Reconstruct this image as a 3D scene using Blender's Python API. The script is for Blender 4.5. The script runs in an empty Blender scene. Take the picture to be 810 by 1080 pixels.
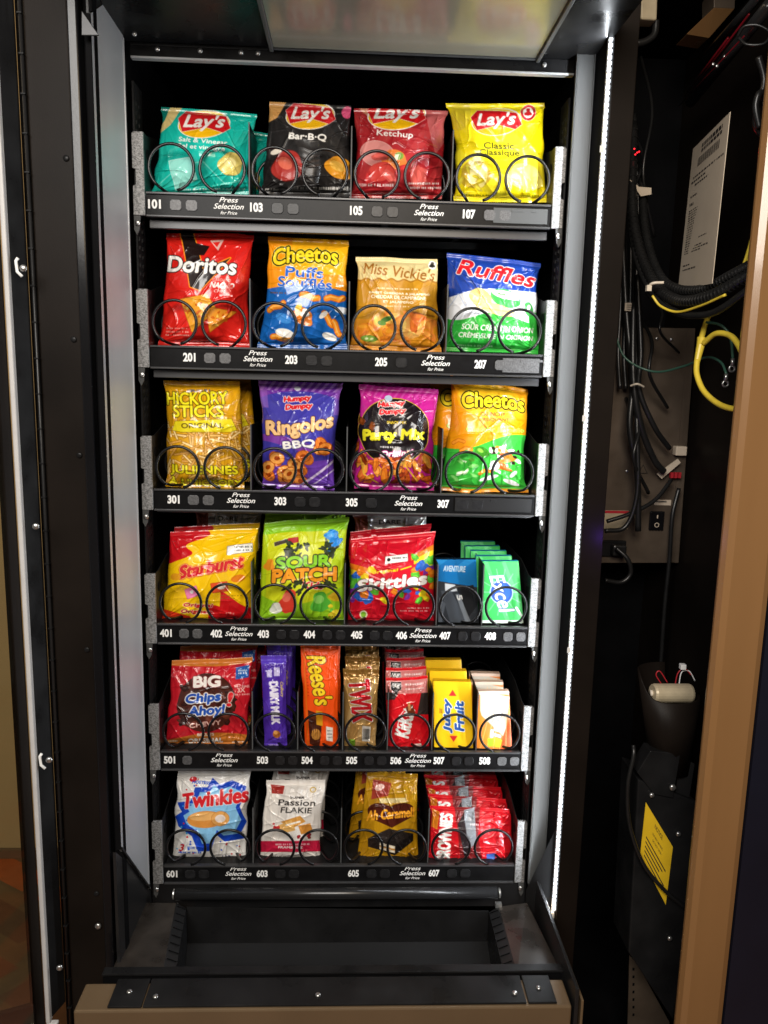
import bpy, bmesh, math, random
import numpy as np
from mathutils import Vector, Matrix
random.seed(7)
SC = bpy.context.scene
COL = SC.collection
# ------------------------------------------------------------------ camera
F_PX = 811.0
PITCH, YAW, ROLL = math.radians(9.5), math.radians(2.39), math.radians(1.33)
CAM = Vector((0.011, -1.323, 0.897))
fw = Vector((math.sin(YAW)*math.cos(PITCH), math.cos(YAW)*math.cos(PITCH), -math.sin(PITCH)))
rt = Vector((math.cos(YAW), -math.sin(YAW), 0.0))
up = rt.cross(fw)
RT = rt*math.cos(ROLL) + up*math.sin(ROLL)
UP = -rt*math.sin(ROLL) + up*math.cos(ROLL)
cd = bpy.data.cameras.new('camera'); cam = bpy.data.objects.new('camera', cd); COL.objects.link(cam)
cd.sensor_fit = 'HORIZONTAL'; cd.sensor_width = 36; cd.lens = 36*F_PX/810; cd.clip_start = .02; cd.clip_end = 60
m = Matrix((RT, UP, -fw)).transposed().to_4x4(); m.translation = CAM
cam.matrix_world = m; SC.camera = cam

def at(px, py, Y):
    """measure a point of the place that lies on the plane y = Y"""
    d = fw*F_PX + RT*(px-405) + UP*(540-py)
    return CAM + d*((Y-CAM.y)/d.y)
def atX(px, py, X):
    d = fw*F_PX + RT*(px-405) + UP*(540-py)
    return CAM + d*((X-CAM.x)/d.x)

# ------------------------------------------------------------------ materials
def hexc(h):
    h = h.lstrip('#'); return tuple(int(h[i:i+2], 16)/255 for i in (0, 2, 4))
def lin(c): return tuple(((x+.055)/1.055)**2.4 if x > .04045 else x/12.92 for x in c)
def mat(name, col, rough=.5, metal=0., noise=0., nscale=40., bump=0., bscale=200., spec=.5, coat=0., aniso=None, stretch=None, rvar=0.):
    m = bpy.data.materials.new(name); m.use_nodes = True
    nt = m.node_tree; b = nt.nodes['Principled BSDF']
    b.inputs['Base Color'].default_value = (*col, 1); b.inputs['Roughness'].default_value = rough
    b.inputs['Metallic'].default_value = metal; b.inputs['Specular IOR Level'].default_value = spec
    b.inputs['Coat Weight'].default_value = coat; b.inputs['Coat Roughness'].default_value = .08
    tc = nt.nodes.new('ShaderNodeTexCoord'); mp = nt.nodes.new('ShaderNodeMapping')
    nt.links.new(tc.outputs['Object'], mp.inputs[0])
    if stretch: mp.inputs['Scale'].default_value = stretch
    if noise or rvar:
        n = nt.nodes.new('ShaderNodeTexNoise'); n.inputs['Scale'].default_value = nscale; n.inputs['Detail'].default_value = 6
        nt.links.new(mp.outputs[0], n.inputs['Vector'])
        if noise:
            r = nt.nodes.new('ShaderNodeMapRange'); r.inputs[1].default_value = .3; r.inputs[2].default_value = .7
            r.inputs[3].default_value = 1-noise; r.inputs[4].default_value = 1+noise
            nt.links.new(n.outputs[0], r.inputs[0])
            v = nt.nodes.new('ShaderNodeVectorMath'); v.operation = 'SCALE'; v.inputs[0].default_value = col
            nt.links.new(r.outputs[0], v.inputs['Scale']); nt.links.new(v.outputs[0], b.inputs['Base Color'])
        if rvar:
            r2 = nt.nodes.new('ShaderNodeMapRange'); r2.inputs[1].default_value = .3; r2.inputs[2].default_value = .7
            r2.inputs[3].default_value = max(.02, rough-rvar); r2.inputs[4].default_value = rough+rvar
            nt.links.new(n.outputs[0], r2.inputs[0]); nt.links.new(r2.outputs[0], b.inputs['Roughness'])
    if bump:
        n2 = nt.nodes.new('ShaderNodeTexNoise'); n2.inputs['Scale'].default_value = bscale; n2.inputs['Detail'].default_value = 3
        nt.links.new(mp.outputs[0], n2.inputs['Vector'])
        bp = nt.nodes.new('ShaderNodeBump'); bp.inputs['Strength'].default_value = bump; bp.inputs['Distance'].default_value = .001
        nt.links.new(n2.outputs[0], bp.inputs['Height']); nt.links.new(bp.outputs[0], b.inputs['Normal'])
    return m
def emit(name, col, s):
    m = bpy.data.materials.new(name); m.use_nodes = True; nt = m.node_tree; nt.nodes.clear()
    e = nt.nodes.new('ShaderNodeEmission'); o = nt.nodes.new('ShaderNodeOutputMaterial')
    e.inputs[0].default_value = (*col, 1); e.inputs[1].default_value = s; nt.links.new(e.outputs[0], o.inputs[0]); return m
def galv():
    m = mat('galvanised steel', (.42, .43, .43), .5, .3, spec=.3); nt = m.node_tree; b = nt.nodes['Principled BSDF']
    tc = nt.nodes.new('ShaderNodeTexCoord'); v = nt.nodes.new('ShaderNodeTexVoronoi'); v.inputs['Scale'].default_value = 520
    nt.links.new(tc.outputs['Object'], v.inputs['Vector'])
    r = nt.nodes.new('ShaderNodeMapRange'); r.inputs[3].default_value = .12; r.inputs[4].default_value = .36
    s = nt.nodes.new('ShaderNodeSeparateColor'); nt.links.new(v.outputs['Color'], s.inputs[0]); nt.links.new(s.outputs[0], r.inputs[0])
    c = nt.nodes.new('ShaderNodeCombineColor')
    for i in range(3): nt.links.new(r.outputs[0], c.inputs[i])
    nt.links.new(c.outputs[0], b.inputs['Base Color']); return m
def foil(name, rough, metal, coat):
    m = mat(name, (1, 1, 1), rough, metal, bump=.12, bscale=200, coat=coat, spec=.5)
    nt = m.node_tree; b = nt.nodes['Principled BSDF']; a = nt.nodes.new('ShaderNodeAttribute'); a.attribute_name = 'print'
    nt.links.new(a.outputs['Color'], b.inputs['Base Color']); return m
M = dict(
    black=mat('black painted steel', (.011, .011, .0115), .36, 0, spec=.14, rvar=.16, nscale=16, bump=.12, bscale=900, noise=.25),
    gloss=mat('glossy black plastic', (.006, .006, .007), .16, 0, spec=.35, noise=.2, nscale=8, bump=.03),
    matte=mat('matte black interior', (.0045, .0045, .005), .7, 0, spec=.04, noise=.3, nscale=12, bump=.1),
    brownblack=mat('brown black flange', (.010, .0075, .006), .42, 0, spec=.08, noise=.3, nscale=6, bump=.1, bscale=500),
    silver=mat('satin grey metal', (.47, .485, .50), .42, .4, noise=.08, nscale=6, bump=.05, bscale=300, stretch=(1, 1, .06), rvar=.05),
    post=mat('grey coated channel', (.075, .077, .077), .45, 0, spec=.2, noise=.07, nscale=7, stretch=(1, 1, .1), bump=.04),
    wall=mat('dark grey coated steel', (.014, .014, .0145), .34, .0, spec=.3, noise=.15, nscale=6, bump=.05),
    scuffed=mat('scuffed dark steel', (.030, .025, .021), .34, .1, spec=.35, noise=.45, nscale=22, bump=.15, bscale=120, rvar=.12),
    galv=galv(),
    steel=mat('zinc screw', (.55, .55, .54), .3, .9, noise=.1, nscale=300),
    strip=mat('black label channel', (.007, .007, .0075), .3, 0, spec=.10, noise=.2, nscale=60, bump=.1, bscale=500),
    lip=mat('extruded channel lip', (.055, .055, .057), .32, .35, spec=.3, noise=.15, nscale=30, stretch=(.2, 1, 1)),
    wire=mat('black coated wire', (.005, .005, .0055), .28, 0, noise=.2, nscale=60, spec=.4),
    white=mat('white lettering', (.82, .82, .80), .5, 0, noise=.04),
    btn=mat('smoked price window', (.016, .016, .017), .3, 0, spec=.2, noise=.3, nscale=150, bump=.2),
    btnlight=mat('grey price window', (.085, .085, .087), .45, .2, noise=.35, nscale=420, bump=.25),
    tan=mat('tan enamel', (.25, .13, .05), .3, 0, rvar=.12, noise=.14, nscale=5, stretch=(1, 1, .15), coat=.3, bump=.05, bscale=90),
    beige=mat('champagne base paint', (.16, .108, .06), .38, .25, noise=.07, nscale=9, bump=.06),
    gasket=mat('white door gasket', (.5, .49, .48), .45, noise=.06),
    frost=mat('frosted light diffuser', (.24, .235, .185), .2, 0, noise=.22, nscale=5, bump=.05, bscale=30, coat=.2),
    led=emit('lit led strip', (.86, .93, 1), 4.5), ledbase=mat('led strip backing', (.75, .76, .78), .4),
    cable=mat('black rubber cable', (.012, .012, .012), .33, noise=.2, nscale=40),
    yellow=mat('yellow cable jacket', (.72, .54, .05), .35, noise=.08, nscale=60),
    green=mat('green ground wire', (.035, .10, .07), .35, noise=.1),
    red=mat('red wire', (.45, .02, .03), .4, noise=.1),
    psu=mat('grey beige power housing', (.12, .09, .065), .4, .35, noise=.22, nscale=14, bump=.1, rvar=.1),
    paper=mat('printed paper', (.62, .52, .40), .6, noise=.06, nscale=12),
    ink=mat('black ink', (.02, .018, .018), .6, noise=.1),
    notice=mat('yellow notice paper', (.80, .52, .02), .45, noise=.06, nscale=40),
    motor=mat('pale motor casing', (.50, .42, .28), .4, .1, noise=.1, nscale=60),
    room=mat('tan room wall', (.50, .33, .14), .7, noise=.05, nscale=3, bump=.1),
    tie=mat('white zip tie', (.7, .62, .5), .4, noise=.05),
    reddot=emit('red indicator', (1, .02, .03), 3), redreflect=mat('rail edge with red led reflection', (.16, .006, .012), .25, .3, noise=.3, nscale=30),  # red led light put into the colour of rail edges and sheet dots
    bar=mat('polished black bar', (.02, .02, .021), .26, .2, noise=.2, nscale=5, stretch=(.2, 1, 1), bump=.03),
    navy=mat('dark navy panel', (.006, .008, .018), .4, noise=.2, nscale=6),
    chip=foil('printed chip film', .27, .0, .45), matf=foil('printed matte film', .42, .0, .12),
    metalf=foil('metallised film', .24, .45, .4), card=foil('printed carton', .4, 0, .15),
)
def glassmat():
    m = bpy.data.materials.new('clear door glass'); m.use_nodes = True; nt = m.node_tree; nt.nodes.clear()
    t = nt.nodes.new('ShaderNodeBsdfTransparent'); g = nt.nodes.new('ShaderNodeBsdfGlossy'); x = nt.nodes.new('ShaderNodeMixShader')
    fr = nt.nodes.new('ShaderNodeFresnel'); o = nt.nodes.new('ShaderNodeOutputMaterial'); g.inputs['Roughness'].default_value = .03
    t.inputs[0].default_value = (.82, .84, .82, 1)
    nt.links.new(fr.outputs[0], x.inputs[0]); nt.links.new(t.outputs[0], x.inputs[1]); nt.links.new(g.outputs[0], x.inputs[2]); nt.links.new(x.outputs[0], o.inputs[0]); return m
M['glass'] = glassmat()
def floormat():
    m = mat('patterned floor', (.25, .12, .05), .45, bump=.1, bscale=40); nt = m.node_tree; b = nt.nodes['Principled BSDF']
    tc = nt.nodes.new('ShaderNodeTexCoord'); mp = nt.nodes.new('ShaderNodeMapping'); mp.inputs['Rotation'].default_value[2] = math.radians(38)
    mp.inputs['Scale'].default_value = (1.5, 1.9, 1.5)
    nt.links.new(tc.outputs['Object'], mp.inputs[0]); br = nt.nodes.new('ShaderNodeTexBrick')
    br.inputs['Color1'].default_value = (.42, .09, .015, 1); br.inputs['Color2'].default_value = (.055, .035, .018, 1); br.inputs['Mortar'].default_value = (.13, .075, .03, 1)
    br.inputs['Scale'].default_value = 1; br.inputs['Mortar Size'].default_value = .05; br.inputs['Bias'].default_value = 0; br.offset = .3
    nt.links.new(mp.outputs[0], br.inputs['Vector'])
    n = nt.nodes.new('ShaderNodeTexNoise'); n.inputs['Scale'].default_value = 9; n.inputs['Detail'].default_value = 8
    mx = nt.nodes.new('ShaderNodeMix'); mx.data_type = 'RGBA'; mx.blend_type = 'OVERLAY'; mx.inputs[0].default_value = .6
    nt.links.new(mp.outputs[0], n.inputs['Vector']); nt.links.new(br.outputs[0], mx.inputs[6]); nt.links.new(n.outputs[0], mx.inputs[7])
    nt.links.new(mx.outputs[2], b.inputs['Base Color']); return m
M['floor'] = floormat()

# ------------------------------------------------------------------ mesh helpers
class MB:
    def __init__(s): s.v = []; s.f = []
    def add(s, vs, fs):
        k = len(s.v); s.v += [tuple(x) for x in vs]; s.f += [tuple(i+k for i in f) for f in fs]; return s
    def box(s, x0, x1, y0, y1, z0, z1):
        return s.hexa([(x0, y0, z0), (x1, y0, z0), (x1, y1, z0), (x0, y1, z0)], [(x0, y0, z1), (x1, y0, z1), (x1, y1, z1), (x0, y1, z1)])
    def hexa(s, lo, hi):
        n = len(lo); fs = [tuple(range(n))[::-1], tuple(range(n, 2*n))] + [(i, (i+1) % n, n+(i+1) % n, n+i) for i in range(n)]
        return s.add(list(lo)+list(hi), fs)
    def slab(s, pts, off):       # planar polygon given a thickness vector
        off = Vector(off); return s.hexa([Vector(p) for p in pts], [Vector(p)+off for p in pts])
    def tube(s, path, r, seg=8, closed=False, rfun=None):
        P = [Vector(p) for p in path]; n = len(P); vs = []; fs = []; nrm = None
        for i, p in enumerate(P):
            t = (P[min(i+1, n-1)]-P[max(i-1, 0)]).normalized()
            if nrm is None: nrm = t.orthogonal().normalized()
            nrm = (nrm - t*nrm.dot(t)).normalized(); bn = t.cross(nrm)
            rr = rfun(i/(n-1))*r if rfun else r
            for k in range(seg):
                a = 2*math.pi*k/seg; vs.append(p+(nrm*math.cos(a)+bn*math.sin(a))*rr)
        for i in range(n-1):
            for k in range(seg): fs.append((i*seg+k, i*seg+(k+1) % seg, (i+1)*seg+(k+1) % seg, (i+1)*seg+k))
        fs.append(tuple(range(seg))[::-1]); fs.append(tuple((n-1)*seg+k for k in range(seg)))
        return s.add(vs, fs)
    def disc(s, c, nrm, r, h, seg=14):
        nrm = Vector(nrm).normalized(); return s.tube([Vector(c), Vector(c)+nrm*h*.6, Vector(c)+nrm*h], r, seg, rfun=lambda t: 1 if t < .9 else .7)
    def build(s, name, m, parent=None, bevel=0, smooth=False):
        org = parent_loc(parent) if parent else Vector((0, 0, 0))
        me = bpy.data.meshes.new(name); me.from_pydata([tuple(Vector(v)-org) for v in s.v], [], s.f); me.update()
        bm = bmesh.new(); bm.from_mesh(me); bmesh.ops.recalc_face_normals(bm, faces=bm.faces); bm.to_mesh(me); bm.free()
        me.materials.append(m); o = bpy.data.objects.new(name, me); COL.objects.link(o); o.parent = parent
        if smooth: me.shade_smooth()
        if bevel:
            b = o.modifiers.new('bevel', 'BEVEL'); b.width = bevel; b.segments = 2; b.limit_method = 'ANGLE'; b.angle_limit = math.radians(40)
        return o
def parent_loc(p):
    l = Vector((0, 0, 0))
    while p is not None: l += p.location; p = p.parent
    return l
def catmull(pts, n=10):
    P = [Vector(p) for p in pts]; P = [P[0]*2-P[1]] + P + [P[-1]*2-P[-2]]; out = []
    for i in range(1, len(P)-2):
        for k in range(n):
            t = k/n; a, b, c, d = P[i-1:i+3]
            out.append(.5*((2*b)+(c-a)*t+(2*a-5*b+4*c-d)*t*t+(3*b-a-3*c+d)*t**3))
    out.append(P[-2]); return out
def tag(o, label=None, cat=None, group=None, kind=None):
    for k, v in (('label', label), ('category', cat), ('group', group), ('kind', kind)):
        if v: o[k] = v
    return o
def thing(name, label, cat, loc=(0, 0, 0), group=None):
    o = bpy.data.objects.new(name, None); COL.objects.link(o); o.location = loc; o.empty_display_size = .02
    return tag(o, label, cat, group)

# ------------------------------------------------------------------ lettering meshes
_tc = {}
def glyphs(s, shear=0., space=1., off=0.):
    k = (s, shear, space, off)
    if k not in _tc:
        c = bpy.data.curves.new('lettering', 'FONT'); c.body = s; c.shear = shear; c.space_character = space; c.offset = off; c.resolution_u = 4
        o = bpy.data.objects.new('lettering', c); COL.objects.link(o)
        bpy.context.view_layer.update()
        me = o.to_mesh(); me.calc_loop_triangles()
        V = np.array([v.co[:2] for v in me.vertices]); T = np.array([t.vertices[:] for t in me.loop_triangles])
        F = [tuple(p.vertices) for p in me.polygons]
        o.to_mesh_clear(); bpy.data.objects.remove(o); bpy.data.curves.remove(c)
        lo, hi = V.min(0), V.max(0)
        _tc[k] = ((V-(lo+hi)/2)/(hi-lo), T, F, (hi-lo))
    return _tc[k]
def sign_text(mb, s, origin, ex, ez, w, h, shear=0., grow=0., nrm=(0, -1, 0)):
    """flat lettering lying on a surface; grow thickens the strokes"""
    V, T, F, _ = glyphs(s, shear, 1., grow*22); ex, ez, nrm = Vector(ex), Vector(ez), Vector(nrm)
    mb.add([Vector(origin)+ex*(x*w)+ez*(y*h) for x, y in V], [tuple(int(i) for i in t) for t in T])
# ------------------------------------------------------------------ printed artwork, computed as colour per vertex
CELL = .00095
SS = 3
class Art:
    def __init__(s, w, h, base):
        s.nx = max(12, int(w/CELL)); s.ny = max(12, int(h/CELL)); s.W = s.nx*SS; s.H = s.ny*SS
        s.a = np.empty((s.H, s.W, 3), np.float32); s.a[:] = hexc(base)
        s.X, s.Y = np.meshgrid((np.arange(s.W)+.5)/s.W, (np.arange(s.H)+.5)/s.H)
        s.k = s.H/s.W
    def c(s, col): return np.array(hexc(col) if isinstance(col, str) else col, np.float32)
    def put(s, mask, col, al=1.):
        s.a[mask] = s.a[mask]*(1-al)+s.c(col)*al
    def band(s, f, col, al=1.): s.put(f(s.X, s.Y), col, al); return s
    def pmask(s, pts):
        P = [(x*s.W, y*s.H) for x, y in pts]; m = np.zeros((s.H, s.W), bool)
        x0 = max(0, int(min(p[0] for p in P))); x1 = min(s.W, int(max(p[0] for p in P))+2)
        y0 = max(0, int(min(p[1] for p in P))); y1 = min(s.H, int(max(p[1] for p in P))+2)
        if x1 <= x0 or y1 <= y0: return m
        gx, gy = np.meshgrid(np.arange(x0, x1)+.5, np.arange(y0, y1)+.5); r = np.zeros(gx.shape, bool)
        for i in range(len(P)):
            (ax, ay), (bx, by) = P[i-1], P[i]
            if ay == by: continue
            r ^= ((ay > gy) != (by > gy)) & (gx < (bx-ax)*(gy-ay)/(by-ay)+ax)
        m[y0:y1, x0:x1] = r; return m
    def poly(s, pts, col, al=1., out=None, ow=3):
        m = s.pmask(pts)
        if out: s.put(s.dil(m, ow), out)
        s.put(m, col, al); return s
    def ell(s, x, y, rx, ry, col, rot=0, al=1., out=None, ow=3, wob=0, seed=0):
        """rx, ry as fractions of the width"""
        n = 40; a = math.radians(rot); pts = []
        for i in range(n):
            t = 2*math.pi*i/n; q = 1+wob*math.sin(3*t+seed)+wob*.6*math.sin(5*t+seed*2.3)
            ex, ey = rx*math.cos(t)*q, ry*math.sin(t)*q
            pts.append((x+ex*math.cos(a)-ey*math.sin(a), y+(ex*math.sin(a)+ey*math.cos(a))/s.k))
        return s.poly(pts, col, al, out, ow)
    def dil(s, m, r):
        r = max(1, int(round(r))); o = m.copy()
        for dy in range(-r, r+1):
            w = int(math.sqrt(r*r-dy*dy)); q = np.zeros_like(m)
            if dy >= 0: q[dy:] = m[:m.shape[0]-dy]
            else: q[:dy] = m[-dy:]
            h = q.copy()
            for d in range(1, w+1): h[:, d:] |= q[:, :-d]; h[:, :-d] |= q[:, d:]
            o |= h
        return o
    def stroke(s, pts, wd, col, al=1.):
        m = np.zeros((s.H, s.W), bool)
        P = [(x*s.W, y*s.H) for x, y in pts]; hw = wd*s.W/2
        for (ax, ay), (bx, by) in zip(P[:-1], P[1:]):
            dx, dy = bx-ax, by-ay; L = dx*dx+dy*dy+1e-9
            x0, x1 = max(0, int(min(ax, bx)-hw)), min(s.W, int(max(ax, bx)+hw)+2); y0, y1 = max(0, int(min(ay, by)-hw)), min(s.H, int(max(ay, by)+hw)+2)
            if x1 <= x0 or y1 <= y0: continue
            gx, gy = np.meshgrid(np.arange(x0, x1)+.5, np.arange(y0, y1)+.5)
            t = np.clip(((gx-ax)*dx+(gy-ay)*dy)/L, 0, 1)
            m[y0:y1, x0:x1] |= (gx-ax-t*dx)**2+(gy-ay-t*dy)**2 < hw*hw
        s.put(m, col, al); return s
    def text(s, t, x, y, w, h, col, rot=0, shear=0., bold=0, out=(), arch=0., taper=0.):
        """centre x, y; w as a fraction of the width, h as a fraction of the height (before turning)"""
        V, T, F, _ = glyphs(t, shear); tx, ty = V[:, 0]*2, V[:, 1]*(1+taper*V[:, 0]*2)
        if abs(rot) < 45: pw, ph = w*s.W, h*s.H
        else: pw, ph = w*s.H, h*s.W
        qx = tx/2*pw; qy = -ty*ph + arch*ph*(tx**2-.5); a = math.radians(rot)
        px = x*s.W+qx*math.cos(a)-qy*math.sin(a); py = y*s.H+qx*math.sin(a)+qy*math.cos(a)
        m = np.zeros((s.H, s.W), bool)
        for i, j, k in T:
            ax, ay, bx, by, cx, cy = px[i], py[i], px[j], py[j], px[k], py[k]
            x0, x1 = max(0, int(min(ax, bx, cx))), min(s.W, int(max(ax, bx, cx))+2); y0, y1 = max(0, int(min(ay, by, cy))), min(s.H, int(max(ay, by, cy))+2)
            if x1 <= x0 or y1 <= y0: continue
            gx, gy = np.meshgrid(np.arange(x0, x1)+.5, np.arange(y0, y1)+.5)
            d1 = (gx-bx)*(ay-by)-(ax-bx)*(gy-by); d2 = (gx-cx)*(by-cy)-(bx-cx)*(gy-cy); d3 = (gx-ax)*(cy-ay)-(cx-ax)*(gy-ay)
            m[y0:y1, x0:x1] |= ~(((d1 < 0) | (d2 < 0) | (d3 < 0)) & ((d1 > 0) | (d2 > 0) | (d3 > 0)))
        if bold: m = s.dil(m, bold*1.2)
        acc = []; r = 0
        for oc, ow in out: r += ow; acc.append((oc, r))
        for oc, r in acc[::-1]: s.put(s.dil(m, r), oc)
        s.put(m, col); return s
    def bits(s, x0, x1, y0, y1, n, rx, ry, cols, seed=0, out=None, wob=.1, rot=None):
        r = random.Random(seed)
        for i in range(n):
            q = .7+.6*r.random(); c = r.choice(cols); x, y = r.uniform(x0, x1), r.uniform(y0, y1); a = r.uniform(0, 180) if rot is None else rot+r.uniform(-25, 25)
            s.ell(x, y, rx*q, ry*q, c, a, 1, out, 2, wob, r.random()*6)
            hc = tuple(min(1, v*1.25+.05) for v in hexc(c))
            s.ell(x-rx*.15, y-ry*.2/s.k, rx*q*.6, ry*q*.45, hc, a, .55)
        return s
    def smalltext(s, x0, x1, y, h, col, seed=0, al=.8):
        r = random.Random(seed); x = x0
        while x < x1:
            w = r.uniform(.008, .02); s.band(lambda X, Y: (X > x) & (X < x+w) & (abs(Y-y) < h/2*r.uniform(.7, 1)), col, al); x += w+.006 if r.random() < .8 else w+.02
        return s
    def colours(s):
        q = s.a.reshape(s.ny, SS, s.nx, SS, 3).mean((1, 3)); q = np.clip(q, 0, 1)
        return np.where(q > .04045, ((q+.055)/1.055)**2.4, q/12.92)

def vnoise(x, y, seed):
    r = np.random.RandomState(seed); L = r.rand(64, 64); xi, yi = np.floor(x).astype(int), np.floor(y).astype(int)
    fx, fy = x-xi, y-yi; fx = fx*fx*fx*(fx*(fx*6-15)+10); fy = fy*fy*fy*(fy*(fy*6-15)+10)
    g = lambda a, b: L[a % 64, b % 64]
    return (g(xi, yi)*(1-fx)+g(xi+1, yi)*fx)*(1-fy)+(g(xi, yi+1)*(1-fx)+g(xi+1, yi+1)*fx)*fy
def ridge(n, p=3): return (1-np.abs(2*n-1))**p

def grid_mesh(name, P, C, m, org):
    ny, nx = P.shape[:2]; me = bpy.data.meshes.new(name)
    idx = np.arange(nx*ny).reshape(ny, nx); q = np.stack([idx[:-1, :-1], idx[1:, :-1], idx[1:, 1:], idx[:-1, 1:]], -1).reshape(-1, 4)
    return P.reshape(-1, 3)-np.array(org), q, C.reshape(-1, 3)
def mesh_from(name, chunks, m):
    V = []; Q = []; C = []; k = 0
    for v, q, c in chunks: V.append(v); Q.append(q+k); C.append(c); k += len(v)
    V = np.concatenate(V); Q = np.concatenate(Q); C = np.concatenate(C)
    me = bpy.data.meshes.new(name); me.vertices.add(len(V)); me.vertices.foreach_set('co', V.astype(np.float32).ravel())
    me.loops.add(Q.size); me.loops.foreach_set('vertex_index', Q.astype(np.int32).ravel())
    me.polygons.add(len(Q)); me.polygons.foreach_set('loop_start', (np.arange(len(Q))*4).astype(np.int32)); me.polygons.foreach_set('loop_total', np.full(len(Q), 4, np.int32))
    me.update(calc_edges=True)
    a = me.color_attributes.new('print', 'FLOAT_COLOR', 'POINT'); a.data.foreach_set('color', np.concatenate([C, np.ones((len(C), 1))], 1).astype(np.float32).ravel())
    me.validate(); me.shade_smooth(); me.materials.append(m); return me

def bilerp(c, U, V):
    TL, TR, BL, BR = [np.array(p) for p in c]; U = U[..., None]; V = V[..., None]
    return (TL*(1-U)+TR*U)*(1-V)+(BL*(1-U)+BR*U)*V
def make_bag(name, label, cat, group, corners, artf, T, m, seed, wr=1.1, seal=.05, pinch=.065, backcol=None, saw=True, dent=1., flat=2.6):
    c = [Vector(p) for p in corners]; w = ((c[1]-c[0]).length+(c[3]-c[2]).length)/2; h = ((c[0]-c[2]).length+(c[1]-c[3]).length)/2
    A = artf(w, h); ny, nx = A.ny, A.nx; U, V = np.meshgrid(np.linspace(0, 1, nx), np.linspace(0, 1, ny))
    u = U*2-1; t = np.clip((V-seal)/(1-2*seal), 0, 1); body = np.sin(np.pi*t)
    prof = np.clip(body, 0, 1)**.5; cross = np.clip(1-np.abs(u)**flat, 0, 1)**.6
    U2 = .5+(U-.5)*(1-pinch*np.clip(body, 0, 1)**.4)+(vnoise(V*7+3, np.full_like(V, seed*.37), seed)-.5)*.035*np.abs(u)**3
    V2 = V+(vnoise(U*3, np.full_like(U, seed*.7), seed+5)-.5)*.02*np.abs(2*V-1)
    P = bilerp(c, U2, V2)
    k = wr*.0030
    dtop, dbot = t, 1-t
    foldx = ridge(vnoise(u*5.5+9+(V*1.2), V*1.2, seed+11), 3)*(np.exp(-dtop/.13)+np.exp(-dbot/.13))*2.0*np.clip(body*6, 0, 1)
    # radiating corner folds
    rad = 0
    for (cx, cy, s2) in ((-1, 0, 1), (1, 0, 2), (-1, 1, 3), (1, 1, 4)):
        dx, dy = (u-cx)*.5*w/h, (t-cy); rr = np.sqrt(dx*dx+dy*dy); th = np.arctan2(dy, dx)
        rad = rad+ridge(vnoise(th*4+20, rr*2+s2, seed+20+s2), 2.5)*np.exp(-rr/.22)*1.9*np.clip(rr*12, 0, 1)
    a1, a2 = .6+.3*math.sin(seed), -.9+.3*math.cos(seed*2)
    cr = 0
    for a, sd, fq in ((a1, 31, 3.2), (a2, 37, 3.8), (1.45, 41, 4.6)):
        xx = u*math.cos(a)+V*2*math.sin(a); yy = -u*math.sin(a)+V*2*math.cos(a)
        cr = cr+ridge(vnoise(xx*fq+30+.5*vnoise(xx*3, yy*3+9, seed), yy*.9+30, seed+sd), 7)*vnoise(u*2+7, V*3+5, seed+sd+1)*1.1
    fine = (vnoise(u*16+40, V*20+40, seed+51)-.5)*.10
    dents = (vnoise(u*1.6+11, V*2.2+9, seed+61)-.5)*dent*T*.55
    env = np.clip(body*5, 0, 1)*np.clip((1-np.abs(u))*10, 0, 1)
    B = T*prof*cross+(k*(foldx+rad+cr+fine)+dents*cross)*env-k*1.2*env
    crimp = np.where((V < seal) | (V > 1-seal), np.sin(V*h/.0016*1.2)*.00035+(vnoise(u*6+3, V*2, seed+71)-.5)*.0028, 0)
    if True: B = np.maximum(B, -.0005)+crimp
    ctr = sum(c, Vector())/4; nv = (CAM-ctr).normalized(); nv = np.array(nv/-nv.y)   # the bag leans with its bulge
    Fr = P.copy(); Fr += B[..., None]*nv
    if saw:
        s2 = (np.abs(((U*w/.004) % 1)-.5)*2-.5)*.0009
        Fr[0, :, 2] += s2[0]; Fr[-1, :, 2] += s2[-1]
    C = A.colours(); st = 6; iy = np.unique(np.r_[np.arange(0, ny, st), ny-1]); ix = np.unique(np.r_[np.arange(0, nx, st), nx-1])
    Bk = P[np.ix_(iy, ix)].copy(); Bk[..., 1] += (T*prof*cross)[np.ix_(iy, ix)]*.9+.0006+crimp[np.ix_(iy, ix)]*-.0
    bc = np.array(lin(hexc(backcol))) if backcol else C[ny//8, nx//2]
    CB = np.broadcast_to(bc, Bk.shape).copy()
    base = (c[2]+c[3])/2; base = Vector((base.x, base.y, base.z)); n0, n1 = max(2, int(round(seal*ny))), ny-1-max(2, int(round(seal*ny)))
    root = thing(name, label, cat, base, group)
    def part(nm, r0, r1):
        ch = [grid_mesh(nm, Fr[r0:r1+1], C[r0:r1+1], m, base)]
        sel = [i for i in range(len(iy)) if r0 <= iy[i] <= r1] if nm == 'pouch_body' else None
        if sel:
            lo, hi = sel[0], sel[-1]; v, q, cc = grid_mesh(nm, Bk[lo:hi+1], CB[lo:hi+1], m, base); ch.append((v, q[:, ::-1], cc))
        else:
            b2 = Fr[r0:r1+1].copy(); b2[..., 1] += .0007; v, q, cc = grid_mesh(nm, b2, C[r0:r1+1], m, base); ch.append((v, q[:, ::-1], cc))
        me = mesh_from(nm, ch, m); o = bpy.data.objects.new(nm, me); COL.objects.link(o); o.parent = root
    part('top_seal', 0, n0); part('pouch_body', n0, n1); part('bottom_seal', n1, ny-1)
    return root
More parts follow.
